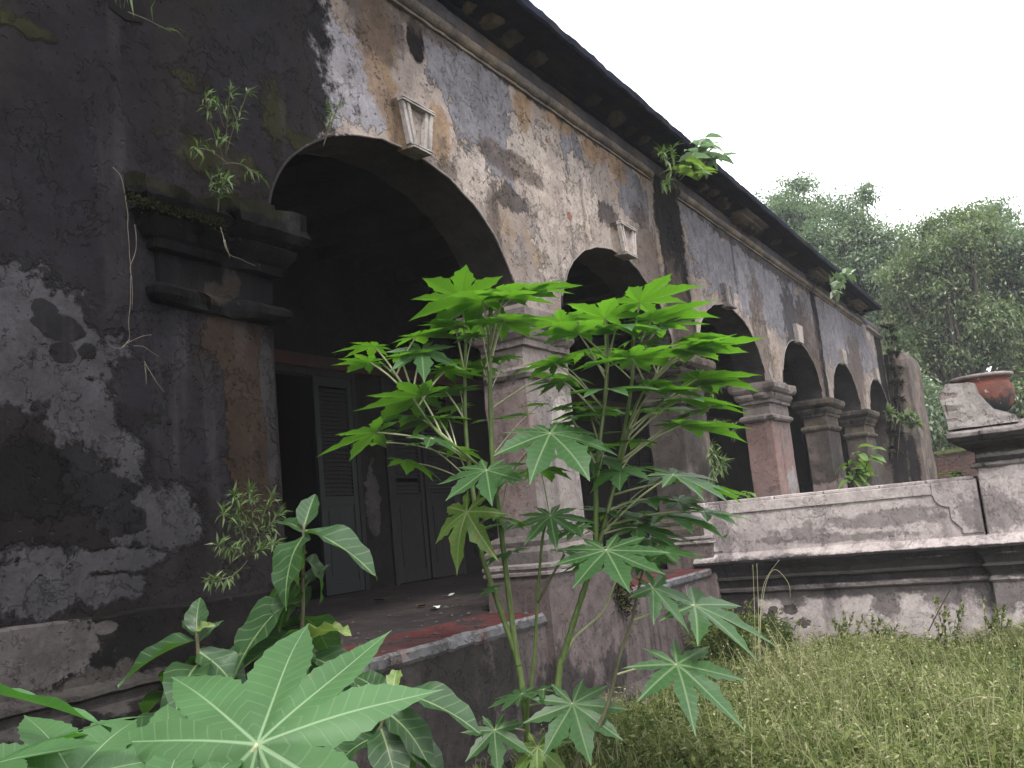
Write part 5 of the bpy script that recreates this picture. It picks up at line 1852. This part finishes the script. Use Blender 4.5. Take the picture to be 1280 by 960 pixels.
def weeds(n, x0, x1, y0, y1, hmin, hmax, nleaf, lsize, tone):
    x = r.uniform(x0, x1, n)
    y = r.uniform(y0, y1, n)
    # uneven clumping
    keep = np.array([nz((a, b_, 1.0), .9) + .6 * nz((a, b_, 4.0), 2.6) for a, b_ in zip(x, y)])
    h = (hmin + (hmax - hmin) * np.clip(.5 + keep * .9, 0, 1)) * r.uniform(.6, 1.3, n)
    base = np.stack([x, y, np.full(n, GZ - .01)], 1)
    lean = r.normal(size=(n, 2)) * .28
    top = base + np.stack([lean[:, 0] * h, lean[:, 1] * h, h], 1)
    V, Q, T = [], [], []
    off = 0
    tint = np.clip(tone + keep * .35 + r.normal(size=n) * .12, 0, 1)
    # stalks
    w = r.uniform(.0018, .0035, n)
    a = r.uniform(0, 6.28, n)
    sd = np.stack([np.cos(a) * w, np.sin(a) * w, np.zeros(n)], 1)
    mid = (base + top) / 2 + np.stack([lean[:, 0] * -.12 * h, lean[:, 1] * -.12 * h, np.zeros(n)], 1)
    v = np.stack([base - sd, base + sd, mid + sd, mid - sd], 1).reshape(-1, 3)
    V.append(v); Q.append(np.arange(n * 4).reshape(n, 4)); T.append(np.clip(tint + .2, 0, 1)); off += n * 4
    v = np.stack([mid - sd, mid + sd, top + sd * .3, top - sd * .3], 1).reshape(-1, 3)
    V.append(v); Q.append(np.arange(n * 4).reshape(n, 4) + off); T.append(np.clip(tint + .25, 0, 1)); off += n * 4
    for k in range(nleaf):
        u = r.uniform(.2, 1.0, (n, 1))
        p = np.where(u < .5, base + (mid - base) * u * 2, mid + (top - mid) * (u - .5) * 2)
        d = r.normal(size=(n, 3)) * np.array([1, 1, .45]) + np.array([0, 0, .35])
        d /= np.linalg.norm(d, axis=1, keepdims=True)
        nn = r.normal(size=(n, 3)) * .5 + np.array([0, 0, 1.])
        nn -= d * np.sum(nn * d, 1, keepdims=True)
        nn /= np.linalg.norm(nn, axis=1, keepdims=True)
        L = r.uniform(.55, 1.4, n) * lsize
        v, q = leaf_quads(p, d, nn, L, L * r.uniform(.22, .42, n))
        V.append(v); Q.append(q + off); T.append(np.clip(tint + r.normal(size=n) * .15 - .1 * (1 - u[:, 0]), 0, 1)); off += len(v)
    return V, Q, T, off


VV, QQ, TT = [], [], []
o_ = 0
for args in [(24000, 4.6, 9.72, .0, 3.25, .05, .26, 8, .034, .5), (6000, 4.6, 9.7, -2.0, .0, .1, .28, 7, .04, .5), (1500, 9.0, 9.7, -.3, 3.0, .05, .24, 10, .035, .45),
             (1100, 8.7, 9.68, 2.7, 3.35, .25, .55, 12, .06, .15), (1700, 5.2, 8.8, 2.5, 3.12, .08, .24, 9, .045, .15), (4500, 3.2, 6.4, 1.2, 3.2, .1, .3, 8, .042, .2), (5000, -2, 4.6, -3, 2.8, .1, .3, 6, .06, .3),
             (2500, 10.3, 30, -8, 2.5, .2, .6, 7, .14, .3), (1000, 5.0, 9.0, -.2, 2.9, .24, .46, 9, .04, .6), (700, 5.0, 9.6, -.2, 3.1, .1, .22, 10, .085, .3)]:
    V, Q, T, n_ = weeds(*args)
    VV += V
    QQ += [q + o_ for q in Q]
    TT += T
    o_ += n_
tag(link('grass', np_mesh('grass', np.concatenate(VV), np.concatenate(QQ), np.concatenate(TT)), M['grass']), 'rough mixed grass and low weeds on the open ground before the terrace wall', 'grass', kind='stuff')
# dead grass blades standing among the weeds
n = 5200
x = r.uniform(4.8, 9.7, n)
y = r.uniform(-.4, 3.2, n)
k_ = np.array([nz((a, b_, 7.0), 1.1) for a, b_ in zip(x, y)])
hh = r.uniform(.12, .42, n) * np.clip(.75 + k_, .3, 1.5)
base = np.stack([x, y, np.full(n, GZ)], 1)
ln = r.normal(size=(n, 2)) * .35
q1 = base + np.stack([ln[:, 0] * hh * .35, ln[:, 1] * hh * .35, hh * .6], 1)
q2 = base + np.stack([ln[:, 0] * hh, ln[:, 1] * hh, hh], 1)
a = r.uniform(0, 6.28, n)
w = r.uniform(.0012, .0028, n)
sd = np.stack([np.cos(a) * w, np.sin(a) * w, np.zeros(n)], 1)
v = np.concatenate([np.stack([base - sd, base + sd, q1 + sd * .8, q1 - sd * .8], 1).reshape(-1, 3), np.stack([q1 - sd * .8, q1 + sd * .8, q2 + sd * .15, q2 - sd * .15], 1).reshape(-1, 3)])
tag(link('dry_grass', np_mesh('dry_grass', v, np.arange(n * 8).reshape(n * 2, 4), np.clip(r.normal(.85, .15, n * 2), 0, 1)), M['grass']), 'thin dead grass blades standing through the weeds', 'grass', kind='stuff')
# fallen plaster crumbs and leaf litter
v, f = [], []
tl = []
for i in range(650):
    if i < 370:
        x, y = rng.uniform(3.8, 12), 3.5 + abs(rng.gauss(0, 1.1))
        if y > 6.8:
            continue
        z = -.632 + .028 * (y - 3.5)
    else:
        x, y = rng.uniform(3.9, 9.6), 3.26 - abs(rng.gauss(0, .12))
        z = GZ + .02
    s_ = rng.uniform(.006, .03) * (1.6 if rng.random() < .08 else 1)
    b_ = len(v)
    for k in range(6):
        dv = [(1, 0, 0), (-1, 0, 0), (0, 1, 0), (0, -1, 0), (0, 0, .7), (0, 0, -.3)][k]
        v.append((x + dv[0] * s_ * rng.uniform(.5, 1.1), y + dv[1] * s_ * rng.uniform(.5, 1.1), z + .004 + dv[2] * s_ * rng.uniform(.3, .9)))
    f += [tuple(b_ + q for q in t_) for t_ in ((0, 2, 4), (2, 1, 4), (1, 3, 4), (3, 0, 4), (2, 0, 5), (1, 2, 5), (3, 1, 5), (0, 3, 5))]
tag(link('plaster_crumbs', mesh('plaster_crumbs', v, f), M['rubble_dust']), 'crumbs of fallen plaster scattered over the verandah floor and the wall foot', 'rubble', kind='stuff')
# tiny pale flower heads among the weeds
n = 420
x = r.uniform(5, 9.7, n)
y = r.uniform(0, 3.2, n)
pos = np.stack([x, y, GZ + r.uniform(.16, .42, n)], 1)
d = rand_unit(n, r)
nn = rand_unit(n, r)
nn -= d * np.sum(nn * d, 1, keepdims=True)
nn /= np.linalg.norm(nn, axis=1, keepdims=True)
L = r.uniform(.008, .018, n)
v, q = leaf_quads(pos, d, nn, L, L)
tag(link('flower_heads', np_mesh('flower_heads', v, q, np.full(n, 1.0)), M['straw']), 'scattered tiny pale flower heads in the grass', 'flowers', kind='stuff')

# taller weeds at the wall foot and in the open, each a plant
for k_, (px_, py_, X_, hgt, lab) in enumerate([(1188, 815, 9.45, 66, 'greyish bushy weed against the terrace wall foot'), (1240, 812, 9.5, 58, 'green weed clump at the wall foot below the urn pedestal'),
                                               (1065, 815, 9.5, 52, 'slender upright weed against the pale part of the terrace wall'), (918, 815, 9.3, 66, 'dark flowering weed in the corner of the terrace wall'),
                                               (1100, 815, 9.5, 40, 'feathery weed by the terrace wall right of the slender weed')]):
    b_ = onX(px_, py_ + 8, X_)
    b_.z = GZ
    st = []
    for q_ in range(9):
        e = onX(px_ + rng.uniform(-26, 26), py_ - hgt * rng.uniform(.55, 1.1), X_ + rng.uniform(-.15, .05))
        st.append([b_ + Vector((rng.uniform(-.08, .02), rng.uniform(-.1, .1), 0)), b_.lerp(e, .5) + Vector((rng.uniform(-.03, .03), rng.uniform(-.04, .04), .04)), e])
    sprig_plant('weed', lab, b_, st, 46, .055, .3, 400 + k_, 'grass', 'weeds along the terrace wall', .0025, False)
leafy('weed', 'yellow-green broad-leaved weed in the open grass left of the dry stalk', onX(1146, 868, 8.0), [onX(1140, 850, 8.0), onX(1155, 846, 7.95), onX(1150, 862, 7.9)], .10, SM2, 86, 4)
leafy('weed', 'bright small-leaved weed in the grass near the right edge', onX(1258, 850, 8.6), [onX(1252, 828, 8.6), onX(1266, 826, 8.6), onX(1258, 838, 8.5)], .09, SM2, 87, 5)
leafy('weed', 'low bright weed by the foot ledge under the drooping castor leaves', onX(770, 945, 5.9), [onX(762, 925, 5.9), onX(778, 920, 5.9), onX(770, 935, 5.85)], .10, SM2, 88, 5)
# tall grass stalks
tg = thing('tall_grass', 'clump of tall arching grass stalks at the corner of the terrace wall', 'grass clump', onX(948, 850, 8.3))
for pts in [[(945, 850), (943, 760), (941, 706)], [(949, 850), (948, 760), (946, 704)], [(950, 850), (950, 780), (955, 730), (974, 700)], [(952, 850), (950, 790), (956, 735), (968, 712), (985, 728), (988, 748)],
            [(950, 850), (948, 790), (952, 762), (964, 748)], [(958, 785), (972, 810), (985, 840), (992, 855)]]:
    mb = MB()
    mb.tube(smooth_path([onX(x, y, 8.3) for x, y in pts], 6), .0032, .0016, 5)
    link('stalk', mb.mesh('stalk', True), M['straw'], tg)
ds = thing('dry_stalk', 'dry pale forked stalk leaning across the grass at the lower right', 'stalk', onX(1140, 960, 6.6))
for pts in [[(1140, 948), (1160, 920), (1195, 885), (1226, 855)], [(1195, 884), (1215, 872), (1250, 872)]]:
    mb = MB()
    mb.tube(smooth_path([onX(x, y, 6.6) for x, y in pts], 6),   .0045, .002, 5)
    link('stalk', mb.mesh('stalk', True), M['straw'], ds)
ds = thing('dry_stalk', 'bent dry twig rising from the weeds against the terrace wall', 'stalk', onX(1195, 840, 9.3))
for pts in [[(1170, 850), (1200, 825), (1206, 800), (1193, 775)], [(1160, 790), (1175, 760), (1188, 735), (1190, 715)]]:
    mb = MB()
    mb.tube(smooth_path([onX(x, y, 9.3) for x, y in pts], 6), .006, .002, 5)
    link('stalk', mb.mesh('stalk', True), M['bark'], ds)

# scraps on the verandah floor


def scrap(name, px, py, w, l, label, cat, mat, ang):
    z = -.612
    p = onZ(px, py, z)
    zf = -.632 + .028 * (p.y - 3.5)
    p = onZ(px, py, zf + .006)
    v, f = [], []
    for i in range(5):
        for j in range(3):
            u, t_ = (i / 4 - .5) * l, (j / 2 - .5) * w
            x, y = u * math.cos(ang) - t_ * math.sin(ang), u * math.sin(ang) + t_ * math.cos(ang)
            v.append((p.x + x, p.y + y, zf + .008 + .012 * abs(nz((u * 9, t_ * 9, px), 1.)) + (.014 if i in (0, 4) else 0)))
    f = [(i * 3 + j, (i + 1) * 3 + j, (i + 1) * 3 + j + 1, i * 3 + j + 1) for i in range(4) for j in range(2)]
    tag(link(name, mesh(name, v, f), M[mat]), label, cat)


scrap('paper_scrap', 543, 761, .06, .14, 'white paper scrap lying nearer the red floor edge', 'paper', 'paper', .3)
scrap('paper_scrap', 560, 745, .05, .18, 'longer white paper scrap lying farther back on the verandah floor', 'paper', 'paper', .1)
scrap('dead_leaf', 478, 750, .1, .16, 'dark curled dead leaf on the verandah floor near the teal door', 'leaf', 'deadleaf', .2)
scrap('dead_leaf', 526, 758, .07, .08, 'small dark dead leaf left of the paper scraps', 'leaf', 'deadleaf', .9)

# ---------------------------------------------------------------- thin haze volume added for a washed-out veil of glare
mb = MB()
mb.box(-142, 162, -152, 152, GZ - 1.0, 16.0)
hz = NT('glare_veil')
pv = hz.t.nodes.new('ShaderNodeVolumePrincipled')
pv.inputs['Color'].default_value = (0.93, 0.95, 1.0, 1)
pv.inputs['Density'].default_value = 0.0012
hz.t.links.new(pv.outputs[0], hz.out.inputs['Volume'])
tag(link('haze', mb.mesh('haze'), hz.m), kind='stuff')
